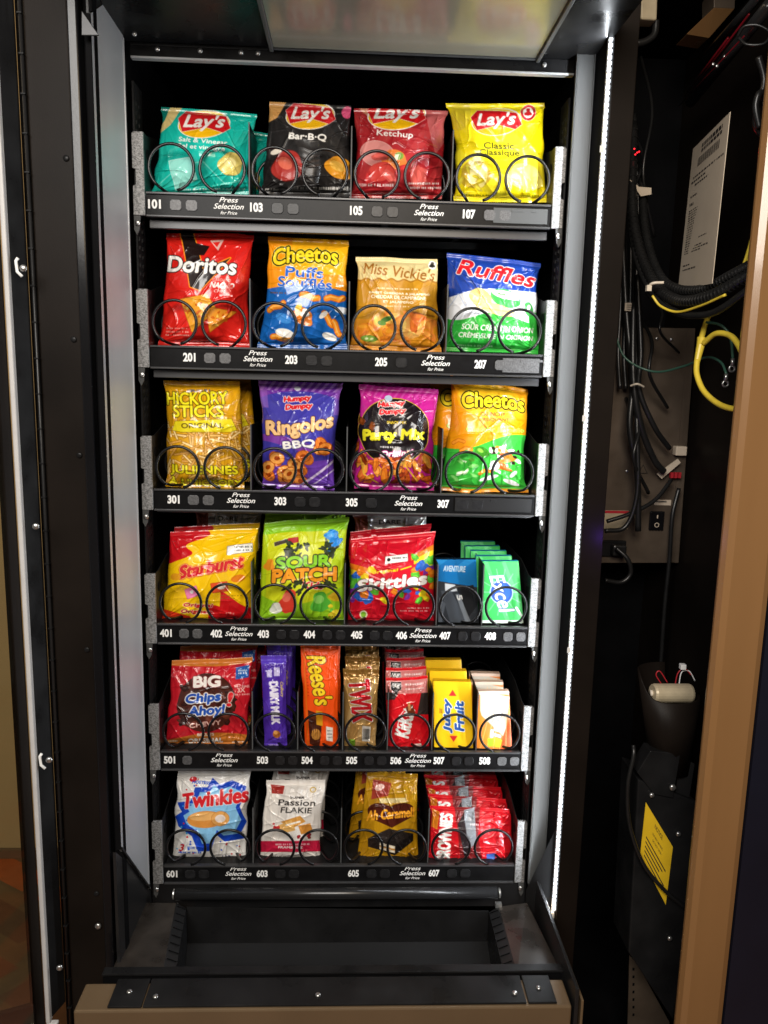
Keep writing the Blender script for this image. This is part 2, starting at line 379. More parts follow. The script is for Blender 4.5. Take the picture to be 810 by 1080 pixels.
def make_pack(name, label, cat, group, corners, artf, T, m, seed, side='#cccccc'):
    """carton or gum sleeve: flat printed front on a box with its flap"""
    c = [np.array(p) for p in corners]; w = np.linalg.norm(c[1]-c[0]); h = np.linalg.norm(c[0]-c[2]); A = artf(w, h)
    U, V = np.meshgrid(np.linspace(0, 1, A.nx), np.linspace(0, 1, A.ny)); P = bilerp(c, U, V)
    B = (vnoise(U*2+3, V*2+4, seed)-.5)*.0016 + np.clip(1-np.abs(U*2-1)**14, 0, 1)*.0008
    P[..., 1] -= B; base = Vector((c[2]+c[3])/2); root = thing(name, label, cat, base, group)
    me = mesh_from('front_panel', [grid_mesh('f', P, A.colours(), m, base)], m); o = bpy.data.objects.new('front_panel', me); COL.objects.link(o); o.parent = root
    sc = np.array(lin(hexc(side))); ch = []
    def quad(a, b, cc, d): ch.append((np.array([a, b, cc, d])-np.array(base), np.array([[0, 1, 2, 3]]), np.tile(sc, (4, 1))))
    y = np.array([0, T, 0]); TL, TR, BL, BR = [p+np.array([0, .0012, 0]) for p in c]
    quad(TL, TL+y, BL+y, BL); quad(TR, BR, BR+y, TR+y); quad(TL, TR, TR+y, TL+y); quad(BL, BL+y, BR+y, BR); quad(TL+y, TR+y, BR+y, BL+y)
    me = mesh_from('carton_body', ch, m); me.shade_flat(); o = bpy.data.objects.new('carton_body', me); COL.objects.link(o); o.parent = root
    return root
def dup(root, off, label, rot=(0, 0, 0)):
    r = root.copy(); COL.objects.link(r); r.location = root.location+Vector(off); r.rotation_euler = rot; r['label'] = label
    for ch in list(root.children):
        q = ch.copy(); COL.objects.link(q); q.parent = r
    return r
# ------------------------------------------------------------------ artwork of each product
WH = '#f4f2ec'
def laylogo(a, x, y, r=.24):
    r *= 1.12
    a.ell(x, y, r, r*.52, WH, -6).ell(x, y+.004, r*.96, r*.48, '#f2b90f', -6)
    a.band(lambda X, Y: (((X-x)/(r*.96))**2+((Y-y)*a.k/(r*.48))**2 < 1) & (Y < y-.15*r/a.k+.03*np.sin((X-x)*9)), '#f7d84a')
    a.poly([(x-r*1.0, y-r*.15/a.k), (x-r*.7, y-r*.42/a.k), (x+r*.1, y-r*.40/a.k), (x+r*.8, y-r*.32/a.k), (x+r*1.02, y+r*.1/a.k), (x+r*.75, y+r*.28/a.k), (x+r*.1, y+r*.12/a.k), (x-r*.8, y+r*.32/a.k)], '#cf1a20', out=WH, ow=1.5)
    a.text("Lay's", x, y-.04*r/a.k, r*1.55, r*.58/a.k, WH, -2, .3, bold=2.5)
def art_teal(w, h):
    a = Art(w, h, '#16bcab')
    a.band(lambda X, Y: (np.sin((X*1.2+Y*1.6)*9) > .55), '#26b7a4', .6).poly([(0, 0), (.22, 0), (.1, .2), (0, .3)], '#e5cf8a').poly([(0, .0), (.1, 0), (.03, .15), (0, .2)], '#0d8577')
    laylogo(a, .46, .17, .25)
    a.text('Salt & Vinegar', .47, .37, .52, .062, WH, 2, bold=1).text('Sel et vinaigre', .46, .44, .5, .06, WH, 2, bold=1)
    a.poly([(.13, .6), (.36, .55), (.45, .8), (.25, .93)], '#7fd6c8', .75, out='#c9eee6', ow=3).ell(.79, .62, .13, .12, '#e3cf6f', 20, wob=.06, out='#a9924a', ow=2).ell(.78, .6, .07, .05, '#efe196', 20)
    a.stroke([(.05, .86), (.3, .62), (.5, .6), (.75, .86), (.95, .8)], .012, '#8fe0d2', .7)
    return a.smalltext(.3, .95, .925, .025, WH, 3)
def art_bbq(w, h):
    a = Art(w, h, '#1d1b1b'); a.band(lambda X, Y: np.sin((X*1.3-Y*1.1)*11+1) > .6, '#2b2827', .8)
    a.poly([(0, 0), (.2, 0), (.1, .17), (0, .22)], '#d9a25c').ell(.95, .08, .07, .07, '#d9537e')
    laylogo(a, .50, .13, .27)
    a.text('Bar·B·Q', .48, .36, .44, .075, WH, 1, bold=1.5)
    a.ell(.27, .67, .17, .17, '#a32c25', 0, wob=.05, out='#5d1613', ow=4).ell(.24, .64, .09, .06, '#d0624c', 30).ell(.12, .52, .07, .03, '#e8e0d0', -20)
    a.ell(.86, .68, .17, .12, '#e39a22', 25, wob=.05, out='#8f4f10', ow=2).ell(.84, .66, .1, .05, '#f3bd4c', 25)
    for y in (.58, .63, .68): a.stroke([(.45, y), (.62, y-.03)], .02, '#4b3a33', .6)
    return a.smalltext(.3, .95, .905, .035, WH, 4).smalltext(.05, .2, .93, .03, WH, 5)
def art_ketchup(w, h):
    a = Art(w, h, '#a31f26'); a.band(lambda X, Y: np.sin((X*1.5+Y*.9)*10) > .5, '#b93a3b', .6).poly([(.75, 0), (1, 0), (1, .35), (.9, .5)], '#c98a84', .5).poly([(.05, 0), (.2, 0), (.33, .16), (.25, .2)], '#e0b68a', .7)
    laylogo(a, .45, .07, .28)
    a.text('Ketchup', .44, .29, .4, .08, WH, 3, bold=1)
    a.ell(.25, .5, .2, .13, '#c24a48', 10, .5, out='#e7c8c0', ow=2).ell(.45, .56, .14, .1, '#e07b33', 10, wob=.05).ell(.3, .7, .16, .1, '#c9413a', -15, wob=.06)
    a.ell(.5, .52, .05, .04, '#7da03c').bits(.05, .95, .45, .8, 9, .09, .04, ['#8d1519', '#c9534b', '#b12a2b'], 3)
    a.smalltext(.05, .5, .845, .035, WH, 3).smalltext(.62, .98, .82, .028, WH, 9).smalltext(.6, .98, .87, .028, WH, 8)
    return a
def art_classic(w, h):
    a = Art(w, h, '#efd90f'); a.band(lambda X, Y: np.sin((X*1.1-Y*1.3)*7) > .6, '#f6e63c', .6)
    a.ell(.12, .12, .1, .17, '#d8c13a', 25, .7)
    laylogo(a, .49, .19, .24)
    a.ell(.83, .10, .08, .08, '#c9252b', 0, out=WH, ow=2).ell(.83, .10, .055, .055, WH).ell(.83, .10, .032, .04, '#c9252b', wob=.3)
    a.text('Classic', .50, .43, .33, .062, '#3e4a12', 1, bold=.8).text('Classique', .50, .505, .44, .07, '#3e4a12', 1, bold=.8)
    a.ell(.22, .72, .17, .14, '#c8a92c', -15, wob=.05).ell(.2, .7, .06, .12, '#f5eaa0', 20, out='#b89928', ow=2).ell(.3, .73, .05, .12, '#f4e58b', 14, out='#b89928', ow=2)
    a.ell(.77, .74, .2, .13, '#f2e36b', 10, wob=.06, out='#d3b82c', ow=2).bits(.03, .3, .55, .95, 8, .05, .02, ['#c9b72a', '#dccb3c'], 4)
    return a.smalltext(.1, .35, .93, .018, '#5e5a12', 3).smalltext(.7, .9, .93, .018, '#5e5a12', 3)
def art_nacho(w, h):
    a = Art(w, h, '#d9241c'); a.band(lambda X, Y: np.sin((X*.7+Y*1.3)*8+2) > .4, '#c81c17', .5)
    a.poly([(.16, .0), (.30, .0), (.44, .33), (.75, .22), (.42, .5), (.3, .47)], '#201413', out='#f0901e', ow=6)
    a.poly([(.22, .07), (.5, .12), (.44, .2), (.3, .2)], '#201413')
    a.poly([(.5, .07), (.66, .06), (.6, .16)], '#e9e0d6', .8).poly([(.53, .085), (.62, .08), (.585, .13)], '#d9241c')
    a.text('Doritos', .42, .285, .80, .13, WH, 2, .05, bold=3, out=[('#1c1414', 5)])
    a.text('FLAVOURED', .66, .41, .22, .024, WH, 3, .3).text('NACHO', .67, .455, .28, .045, WH, 3, .3, bold=1.5).text('CHEESE', .68, .505, .2, .025, WH, 3, .3)
    a.poly([(.2, .58), (.5, .53), (.62, .66), (.36, .86)], '#e8a02a', out='#a8560f', ow=3).poly([(.5, .64), (.85, .68), (.56, .86)], '#e3922a', out='#a8560f', ow=3)
    a.bits(.26, .55, .58, .75, 22, .022, .012, ['#c05a12', '#f3c153'], 6).bits(.58, .75, .68, .8, 12, .02, .012, ['#c05a12', '#f3c153'], 7).poly([(.7, .4), (.85, .5), (.95, .45), (.9, .62), (.75, .7)], '#b01712', .6)
    return a.smalltext(.06, .34, .86, .014, '#eab9ad', 3).smalltext(.06, .34, .89, .014, '#eab9ad', 5).smalltext(.06, .3, .83, .014, '#eab9ad', 6)
def art_puffs(w, h):
    a = Art(w, h, '#f59a16'); a.band(lambda X, Y: (Y < .32) & (X > .3), '#f5c21a', .6)
    a.band(lambda X, Y: Y > .47-.05*np.sin(X*3.1), '#1763b6')
    a.text('Cheetos', .47, .16, .80, .14, '#f8dc2a', -3, 0, bold=3.5, out=[('#1a1208', 7), ('#f0e04a', 3)], arch=.25)
    a.text('Puffs', .47, .31, .46, .085, '#1f5fc8', 1, 0, bold=1.6, out=[(WH, 2.5)]).text('Soufflés', .48, .405, .66, .085, '#1f5fc8', 2, 0, bold=1.6, out=[(WH, 2.5)])
    for x, y, q in ((.55, .52, 10), (.85, .53, -5), (.78, .72, 60), (.15, .62, -35), (.88, .8, 70), (.25, .9, 10)):
        t = math.radians(q); p = [(x+d*math.cos(t)*.1, y+d*math.sin(t)*.06+.012*math.sin(d*3)) for d in (-1, -.5, 0, .5, 1)]
        a.stroke(p, .075, '#b9560b').stroke(p, .06, '#f08f20').stroke([(u-.005, v-.006) for u, v in p], .02, '#f9b95c')
    a.ell(.28, .85, .11, .05, WH, 10).ell(.80, .88, .09, .045, WH, 20).ell(.72, .68, .06, .03, WH, -40).ell(.25, .72, .1, .05, '#3b8ad8', 20).ell(.95, .64, .1, .04, '#e8eef5', 10)
    a.ell(.48, .7, .13, .09, '#e87f1c', 30, wob=.1).ell(.5, .67, .05, .05, WH, 0, wob=.15).ell(.42, .62, .05, .035, '#f3c34a', -50)
    return a.smalltext(.05, .25, .5, .015, '#7a3d08', 3)
def art_jalap(w, h):
    a = Art(w, h, '#c68c1c'); a.band(lambda X, Y: Y < .235+.012*np.sin(X*40), '#dcc98e').band(lambda X, Y: (Y > .66), '#dd8e1d', .8)
    a.band(lambda X, Y: abs(Y-.245-.012*np.sin(X*40)) < .007, '#a86f14')
    a.text("Miss Vickie's", .52, .15, .88, .12, '#a2671b', 4, .15, bold=.8).ell(.93, .07, .05, .05, WH).ell(.93, .07, .03, .035, '#26231c', wob=.2)
    a.text('SWEET CHEDDAR & JALAPEÑO', .53, .385, .74, .03, '#fbf3df', 1, bold=.6).text('CHEDDAR DE CAMPAGNE', .52, .425, .66, .034, '#fbf3df', 1, bold=.8).text('ET JALAPEÑO', .52, .475, .36, .034, '#fbf3df', 1, bold=.8)
    a.smalltext(.25, .75, .335, .016, '#fbf3df', 3).smalltext(.35, .65, .52, .014, '#fbf3df', 3)
    a.bits(.1, .5, .62, .9, 14, .10, .05, ['#e58a1f', '#c9701a', '#eeb04a'], 4).bits(.5, .92, .62, .88, 14, .11, .05, ['#e88b35', '#d86a22', '#f0b25c'], 5)
    a.ell(.38, .66, .07, .03, '#3d6b22', -20).ell(.33, .7, .05, .03, '#557f2a', 10).ell(.2, .87, .09, .035, '#7aa13a', 5, out='#4a6b20', ow=2).ell(.17, .87, .02, .015, '#d7dfa0').ell(.23, .875, .02, .015, '#d7dfa0')
    a.stroke([(.62, .56), (.95, .62)], .02, '#7a4a10', .7)
    return a.smalltext(.05, .2, .94, .012, '#6b4410', 3)
def art_ridged(w, h):
    a = Art(w, h, '#e9ecf0'); a.band(lambda X, Y: Y < .42-.33*X+.03, '#1d409c').band(lambda X, Y: Y < .30, '#1d409c').band(lambda X, Y: (Y < .34) & (X > .3), '#1d409c')
    a.poly([(.2, .5), (.45, .33), (1, .33), (1, .62), (.1, .66)], '#e6e9ee').band(lambda X, Y: Y > .62+.05*np.sin(X*7+1), '#2fae3c').band(lambda X, Y: (Y > .55) & (X > .9), '#3cc247')
    for k in range(4): a.stroke([(.0+.25*k, .58), (.12+.25*k, .40), (.2+.25*k, .52), (.36+.25*k, .3)], .006, '#9fb4dc', .8)
    for k in range(5): a.stroke([(.0+.22*k, .95), (.12+.22*k, .78), (.18+.22*k, .86), (.3+.22*k, .68)], .006, '#7ddc80', .8)
    a.text('Ruffles', .54, .165, .86, .15, '#d71f27', 5, .25, bold=3.5, out=[(WH, 4)])
    a.ell(.64, .42, .17, .09, '#3aa54a', 12).ell(.64, .385, .155, .04, '#f3f3ea', 8).ell(.6, .38, .05, .012, '#4d8a3a', 8)
    a.ell(.37, .44, .13, .09, '#e9cf7d', 30, out='#b89a4a', ow=2, wob=.05).ell(.55, .54, .19, .05, '#ecd58b', 12, out='#b89a4a', ow=2).stroke([(.4, .53), (.7, .56)], .01, '#caa85a').ell(.9, .52, .05, .08, '#4aa653', -20).ell(.9, .5, .02, .03, WH)
    a.text("SOUR CREAM 'N ONION", .56, .735, .78, .058, WH, 1, .2, bold=1).text("CRÈME SURE 'N OIGNON", .54, .815, .80, .062, WH, 1, .2, bold=1)
    return a.smalltext(.12, .5, .93, .02, WH, 3)
def art_sticks(w, h):
    a = Art(w, h, '#dca214'); a.band(lambda X, Y: np.sin((X-Y*.15)*60) > .3, '#cf9412', .5)
    r = random.Random(5)
    for i in range(150):
        x, y, t, L = r.random()*1.0, r.uniform(.38, .98), r.uniform(0, 3.14), r.uniform(.05, .11)
        a.stroke([(x-L*math.cos(t), y-L*math.sin(t)*.7), (x+L*math.cos(t), y+L*math.sin(t)*.7)], .034, '#9a640e').stroke([(x-L*math.cos(t), y-L*math.sin(t)*.7), (x+L*math.cos(t), y+L*math.sin(t)*.7)], .022, r.choice(['#eec06a', '#e0a850', '#f7d894']))
    a.smalltext(.3, .6, .09, .025, '#23408f', 3)
    a.text('HICKORY', .42, .165, .80, .115, '#f3e524', -1, 0, bold=2.4, out=[('#3b2a05', 4)]).text('STICKS', .43, .285, .66, .105, '#f3e524', 0, 0, bold=2.4, out=[('#3b2a05', 4)])
    a.poly([(.12, .38), (.86, .35), (.92, .45), (.84, .47), (.2, .475), (.08, .46)], '#e8d620', out='#6b5208', ow=2).text('ORIGINAL', .48, .415, .55, .045, '#5a4306', -1, bold=.8)
    a.text('JULIENNES', .48, .83, .86, .095, '#f3e524', 0, 0, bold=2.5, out=[('#3b2a05', 3)]).text("À L'HICKORY", .50, .935, .92, .075, '#f3e524', 0, 0, bold=2.5, out=[('#3b2a05', 3)])
    return a
def humpty(a, x, y, s):
    a.text('Humpty', x, y-.036*s, .36*s, .062*s, '#d8232a', -6, .2, bold=2.5, out=[(WH, 3)]).text('Dumpty', x+.02, y+.040*s, .36*s, .062*s, '#d8232a', -6, .2, bold=2.5, out=[(WH, 3)])
def art_rings(w, h):
    a = Art(w, h, '#3f3aa0'); a.band(lambda X, Y: (Y < .09+.07*(abs(X*2-1))**2), '#6b2f9c')
    a.band(lambda X, Y: (Y < .09) & (np.sin((X+Y)*70) > .2), '#b38bd0', .7).band(lambda X, Y: ((X < .1-.0*Y) & (Y < .25)) | ((X > .93) & (Y < .3)), '#a86cc4', .5)
    a.band(lambda X, Y: (Y > .49) & (Y < .64) & (abs(Y-.57-.07*np.sin((X)*3-1.2)) < .045), '#7d3fa6').band(lambda X, Y: Y > .80-.1*X, '#6b3fb0')
    a.ell(.47, .065, .04, .03, '#dfe3ee'); humpty(a, .47, .2, .95)
    a.text('Ringolos', .50, .42, .88, .16, '#f6c88a', -8, .1, bold=4, out=[('#4a1c12', 4)], arch=-.15).text('BBQ', .5, .58, .42, .075, WH, -6, 0, bold=2.5, out=[('#2d1b6b', 4)])
    r = random.Random(3)
    for i in range(20):
        x, y = r.uniform(.06, .62) if i > 3 else r.uniform(.75, .95), r.uniform(.68, .92) if i > 3 else r.uniform(.55, .66); t = r.uniform(-60, 60)
        a.ell(x, y, .105, .08, '#b4520f', t).ell(x, y, .095, .07, r.choice(['#f0913a', '#ea8030', '#f5a850']), t).ell(x, y, .04, .028, '#a3420c', t)
    a.stroke([(.45, 1), (.7, .88), (1, .72)], .03, '#d9c9ec').stroke([(.55, 1), (.75, .93), (1, .8)], .015, '#d9c9ec').band(lambda X, Y: Y > .955, '#7d46b5')
    return a
def art_party(w, h):
    a = Art(w, h, '#c2258f'); a.band(lambda X, Y: (np.sin((X*1.2+Y)*60) > .4) & (Y < .12), '#d964b3', .6)
    a.ell(.47, .43, .46, .40, '#1b1519', 0, out='#e4c22a', ow=4).ell(.47, .43, .43, .37, '#1b1519')
    a.bits(.0, .3, .25, .5, 3, .06, .03, ['#7a3b0f'], 2).ell(.38, .12, .05, .04, '#b8c9dd'); humpty(a, .42, .21, .95)
    a.text('SNACK MIX', .5, .345, .25, .025, '#e4c22a', -2, bold=.8)
    a.text('Party Mix', .47, .475, .80, .12, '#f2ea30', -3, .1, bold=4, out=[('#16100f', 5)]).text('Original', .52, .645, .42, .07, WH, -5, .2, bold=1.5, out=[('#b4207f', 4)])
    a.smalltext(.3, .55, .58, .02, WH, 4)
    a.bits(.04, .95, .68, .93, 50, .09, .035, ['#e0761f', '#c0531a', '#f09a3a', '#8f3213', '#d9682a'], 9, out='#5a1c0c')
    a.stroke([(.05, .7), (.12, .85), (.3, .93)], .02, '#e8b23a').stroke([(.6, .72), (.8, .9)], .02, '#e8b23a')
    return a.band(lambda X, Y: Y > .94, '#b51d80')
def art_green(w, h):
    a = Art(w, h, '#f0980f'); a.band(lambda X, Y: (Y < .3) & (X > .1), '#f5a81c', .7).ell(.52, .17, .44, .2, '#f3c521', 0, .6)
    a.band(lambda X, Y: Y > .62-.17*X+.03*np.sin(X*6), '#3dbb3f').band(lambda X, Y: Y > .92, '#37ad3a').band(lambda X, Y: (Y > .965), '#e08d10')
    a.text('Cheetos', .55, .165, .80, .135, '#f8dc2a', -3, 0, bold=3.5, out=[('#1a1208', 7), ('#f0c93a', 3)], arch=.2)
    a.text('CRUNCHY', .56, .285, .32, .035, '#8c3d0c', -4, .1, bold=1.2, out=[('#f9dc5a', 1.5)]).text('CROQUANT', .58, .335, .38, .035, '#8c3d0c', -4, .1, bold=1.2, out=[('#f9dc5a', 1.5)])
    a.text('Cheddar Jalapeño', .6, .425, .74, .05, '#e6f25a', -4, .15, bold=1.2, out=[('#2f8f32', 2.5)])
    a.ell(.45, .63, .09, .055, '#3f8f25', 20, out='#1f5a16', ow=2).ell(.43, .615, .04, .02, '#93d04a', 20).ell(.33, .7, .04, .02, '#4f9e35')
    a.ell(.72, .61, .12, .035, '#e07818', 25).ell(.78, .68, .1, .04, '#e8862a', -10, wob=.2).ell(.7, .75, .12, .04, '#d0641a', 15, wob=.2).bits(.55, .95, .58, .78, 22, .035, .02, ['#e07818', '#f4efe6', '#c4520f', '#2a1a10', '#f4efe6'], 8)
    a.ell(.55, .86, .12, .025, WH, -15).ell(.82, .9, .1, .03, WH, 20).ell(.85, .82, .06, .025, WH, -40).ell(.62, .74, .06, .05, WH, 40).bits(.1, .4, .7, .88, 10, .05, .02, ['#7bd86a', '#2f9f35', '#d8f0c8'], 5)
    for x, y in ((.15, .55), (.25, .61), (.5, .8)): a.stroke([(x-.06, y+.02), (x, y-.01), (x+.07, y)], .04, '#b9560b').stroke([(x-.06, y+.02), (x, y-.01), (x+.07, y)], .03, '#f49a2a')
    return a
def art_chews(w, h):
    a = Art(w, h, '#f6c60c'); a.band(lambda X, Y: (X < .42-.9*Y+.08*np.sin(Y*30)) & (Y < .35), '#c9141f').band(lambda X, Y: (Y > .86+.05*np.sin(X*9)) & (X > .5) | ((X > .62) & (Y > .74+.1*np.sin(X*7+1))), '#d0161c')
    a.poly([(0, .85), (.3, .93), (.35, 1), (0, 1)], '#d8381a')
    a.poly([(.66, .19), (.95, .16), (.95, .25), (.66, .28)], '#f2f0e8', out='#444444', ow=1.5).smalltext(.74, .93, .2, .02, '#333333', 3).smalltext(.74, .93, .235, .014, '#333333', 4)
    a.text('Starburst', .49, .40, .72, .13, '#d3202a', -9, .25, bold=4.5, out=[('#f9e06a', 3), ('#d3202a', 2.5)])
    a.poly([(.22, .64), (.34, .6), (.38, .7), (.26, .74)], '#ef86b4', out='#c9457f', ow=2).poly([(.5, .58), (.68, .56), (.7, .66), (.53, .68)], '#e8542a', out='#a32a14', ow=2).ell(.62, .61, .05, .035, '#f6e9d8').ell(.8, .53, .08, .04, '#e8831f', -10).ell(.1, .5, .06, .04, '#e8a01f').ell(.3, .665, .02, .02, WH)
    a.text('Original', .38, .815, .32, .045, '#c9201f', 3, .1, bold=1.5, out=[(WH, 2)]).text('Originale', .37, .885, .34, .045, '#c9201f', 3, .1, bold=1.5, out=[(WH, 2)]).text('178 g', .74, .9, .09, .025, '#f4d0c0')
    return a.smalltext(.62, .85, .71, .012, '#8c6a08', 3).smalltext(.62, .8, .74, .012, '#8c6a08', 6)
def art_sour(w, h):
    a = Art(w, h, '#b6d21a'); a.band(lambda X, Y: Y < .12, '#8fcc22').band(lambda X, Y: (Y > .12) & (Y < .9) & (abs(X-.45) < .38), '#d7d81a', .7).band(lambda X, Y: (Y > .72+.1*np.sin(X*4)), '#8fc51d')
    a.poly([(.14, .21), (.30, .185), (.31, .22), (.15, .25)], '#4a3d33', out=WH, ow=1).poly([(.3, .18), (.42, .17), (.43, .22), (.31, .24)], '#b8262b')
    a.ell(.82, .17, .09, .065, '#1f86d8', 20, wob=.12).ell(.85, .25, .1, .06, '#1f86d8', -40, wob=.16).ell(.8, .16, .05, .03, '#5bb2ef', 20, .7)
    a.bits(.25, .9, .22, .36, 14, .05, .03, ['#1f2a12', '#26331a'], 4, wob=.3)
    a.text('SOUR', .50, .41, .62, .105, '#86cc1e', -2, 0, bold=4.5, out=[('#1d2410', 6)]).text('PATCH', .52, .535, .74, .12, '#f39a1e', -1, 0, bold=5, out=[('#2a1c10', 6)]).text('Kids', .62, .635, .24, .06, '#d9232a', 3, .1, bold=2.5, out=[(WH, 3)])
    a.bits(.25, .9, .60, .70, 10, .05, .03, ['#1f2a12', '#26331a'], 9, wob=.3)
    a.ell(.34, .8, .10, .15, '#e0402f', 12, wob=.14).ell(.32, .75, .05, .06, '#f2806a', 12, .8).ell(.2, .86, .07, .07, '#e4e6da', 0, wob=.1).ell(.10, .43, .06, .07, '#ee8d22', 10, .9, wob=.15)
    a.ell(.72, .8, .11, .12, '#4fae35', -10, wob=.14).ell(.7, .77, .06, .05, '#93d46a', -10, .8).ell(.88, .75, .07, .05, '#d8b21f', 20, wob=.1).bits(.8, .95, .8, .95, 5, .04, .03, ['#56b23a', '#e9c92a'], 3)
    return a.smalltext(.7, .9, .94, .014, '#29460e', 3)
def art_rainbow(w, h):
    a = Art(w, h, '#cf1428'); cols = ['#e87a1c', '#f0d01f', '#58b332', '#2a62c0', '#7a2f96']
    for k, cc in enumerate(cols): a.band(lambda X, Y: (abs(Y-(.36+.07*k)-.35*(X-.1)) < .035) & (X < .26-.03*k), cc).band(lambda X, Y: (abs(Y-(.25+.055*k)+.4*(X-.8)) < .028) & (X > .72+.035*k), cc)
    a.bits(.0, .3, .35, .75, 14, .055, .04, cols, 3).bits(.74, 1, .25, .6, 14, .05, .035, cols, 4).bits(.3, .95, .63, .74, 12, .05, .03, cols, 5)
    a.poly([(.42, .25), (.68, .23), (.68, .31), (.42, .33)], '#f2f0e8', out='#555555', ow=1.5).smalltext(.5, .66, .27, .02, '#333333', 3).ell(.46, .285, .02, .02, '#222222')
    a.text('original', .42, .415, .3, .04, '#f4c91f', -4, .1, bold=1.5).stroke([(.6, .4), (.72, .37)], .015, '#f4c91f')
    a.text('Skittles', .50, .535, .80, .12, WH, -5, .12, bold=4.5, out=[('#7a0d1a', 3)])
    a.ell(.18, .9, .045, .05, '#e8e0c0').ell(.18, .9, .03, .035, '#7ab32a')
    return a.smalltext(.68, .93, .82, .014, '#f3d3d0', 3).smalltext(.6, .93, .85, .014, '#f3d3d0', 6)
def art_bluegum(w, h):
    a = Art(w, h, '#33373d'); a.band(lambda X, Y: Y < .34+.1*X, '#1678bd').band(lambda X, Y: (Y < .2) & (np.sin(X*9+Y*20) > .4), '#2f9be0', .7).poly([(.2, .38), (.45, .4), (.5, .5), (.2, .52)], '#dfe5ea')
    a.text('AVENTURE', .45, .15, .55, .09, '#d8ecfa', 2, .2, bold=.8).poly([(.1, .5), (.35, .5), (.75, 1), (.3, 1)], '#4d535b').poly([(.5, .45), (.9, .4), (1, .7), (.7, .95)], '#23262b').poly([(.45, .55), (.55, .55), (.8, .98), (.68, 1)], '#7f868e').poly([(.05, .6), (.2, .7), (.1, 1), (0, 1)], '#5c626a')
    return a.text('5', .55, .6, .08, .12, WH, 80, bold=1)
def art_minty(w, h):
    a = Art(w, h, '#35b957'); a.band(lambda X, Y: (np.sin((X*1.5-Y*.8)*9) > .75), '#6fd487', .6)
    for k in range(14):
        t = k*.45; a.stroke([(.5, .5), (.5+.5*math.cos(t), .5+.38*math.sin(t))], .025, '#b9ecc8', .5)
    a.ell(.5, .5, .27, .30, '#1d4fae', 0, out='#cfe8f5', ow=5).ell(.52, .5, .2, .22, '#2c68cf')
    a.text('Excel', .5, .52, .62, .36, WH, 76, .2, bold=2, out=[('#123a86', 3)]).stroke([(.85, .75), (.98, .9)], .06, '#e8f7ee')
    return a.band(lambda X, Y: Y > .95, '#dff3e6')
def art_cookie(w, h):
    a = Art(w, h, '#c31c2a'); a.band(lambda X, Y: Y < .06+.03*np.sin(X*3.1), '#c9762c').band(lambda X, Y: Y > .90-.06*np.sin(X*3.1-.3), '#c4742a')
    a.ell(.46, .5, .35, .36, '#4a2018', 0, out='#2c120d', ow=3).bits(.14, .8, .3, .75, 40, .045, .03, ['#2d130e', '#5f2d1f', '#3b1a12', '#6d3526'], 4)
    a.poly([(.81, .11), (.97, .09), (.97, .23), (.81, .25)], '#1d5aa8').smalltext(.84, .95, .15, .02, WH, 3).smalltext(.84, .95, .18, .02, WH, 5).smalltext(.8, .98, .33, .03, '#f2c9c0', 5).text('3X', .88, .37, .09, .05, '#f2c9c0', bold=1).smalltext(.8, .98, .42, .02, '#f2c9c0', 5).ell(.07, .16, .06, .03, '#d8404a', -20, out=WH, ow=1)
    a.text('BiG', .46, .26, .32, .115, '#f2ece4', -1, 0, bold=4, out=[('#7a1218', 3)])
    a.text('Chips', .42, .455, .42, .125, '#1f4fae', -3, .1, bold=3, out=[(WH, 5)]).text('Ahoy!', .47, .60, .44, .13, '#1f4fae', -3, .1, bold=3, out=[(WH, 5)]).text('!', .75, .47, .05, .15, '#d8232a', 8, 0, bold=3, out=[(WH, 3)])
    a.text('CHEWY', .46, .74, .38, .05, '#e8c9b8', -6, 0, bold=1, out=[('#8c1a20', 2)]).text('ORIGINAL', .47, .93, .42, .05, '#f6ece0', -2, 0, bold=1.5, out=[('#7a3a12', 2)]).text('BISCUITS', .47, .86, .2, .03, '#f6ece0', -2, 0, bold=1)
    return a.smalltext(.03, .15, .93, .02, WH, 3).smalltext(.8, .95, .955, .015, WH, 3)
def art_purple(w, h):
    a = Art(w, h, '#4b2bA0'); a.band(lambda X, Y: np.sin(Y*14+X*3) > .7, '#5d3db8', .6).band(lambda X, Y: Y < .09, '#5a3fc0')
    a.poly([(.2, .16), (.42, .15), (.42, .23), (.22, .23)], '#c9c2ea').poly([(.5, .13), (.72, .13), (.72, .22), (.5, .22)], '#c9c2ea').text('DAIRY MILK', .5, .50, .44, .32, '#eae6f8', 88, 0, bold=3).text('Cadbury', .80, .36, .16, .15, '#c9b26a', 88, .3, bold=.8)
    a.ell(.55, .83, .17, .16, '#a8622a', 20).ell(.5, .81, .09, .08, '#d89a52', 20)
    return a.smalltext(.2, .6, .945, .012, WH, 3)
def art_cups(w, h):
    a = Art(w, h, '#f4520d'); a.band(lambda X, Y: (X > .08) & (X < .11), '#c9a01a', .4)
    a.text("Reese's", .5, .345, .44, .50, '#f7d21e', 82, .1, bold=3.5, out=[('#3c1a08', 3.5)])
    a.poly([(.13, .62), (.52, .66), (.5, .82), (.42, .97), (.15, .93)], '#4a1e0d').ell(.34, .68, .2, .09, '#6b3014', 15).ell(.34, .84, .14, .16, '#c98a3a', 10)
    for k in range(6): a.stroke([(.15+.06*k, .72), (.17+.055*k, .92)], .012, '#2c1006')
    a.poly([(.36, .62), (.55, .63), (.54, .76), (.36, .75)], '#e0a01a')
    a.poly([(.64, .76), (.84, .77), (.83, .9), (.64, .89)], '#e8e4dc').smalltext(.67, .8, .8, .01, '#333333', 1).smalltext(.67, .8, .83, .01, '#333333', 2).smalltext(.67, .8, .86, .01, '#333333', 3)
    for k in range(9): a.stroke([(.14, .25+.03*k), (.17, .25+.03*k)], .02, '#b93506')
    return a
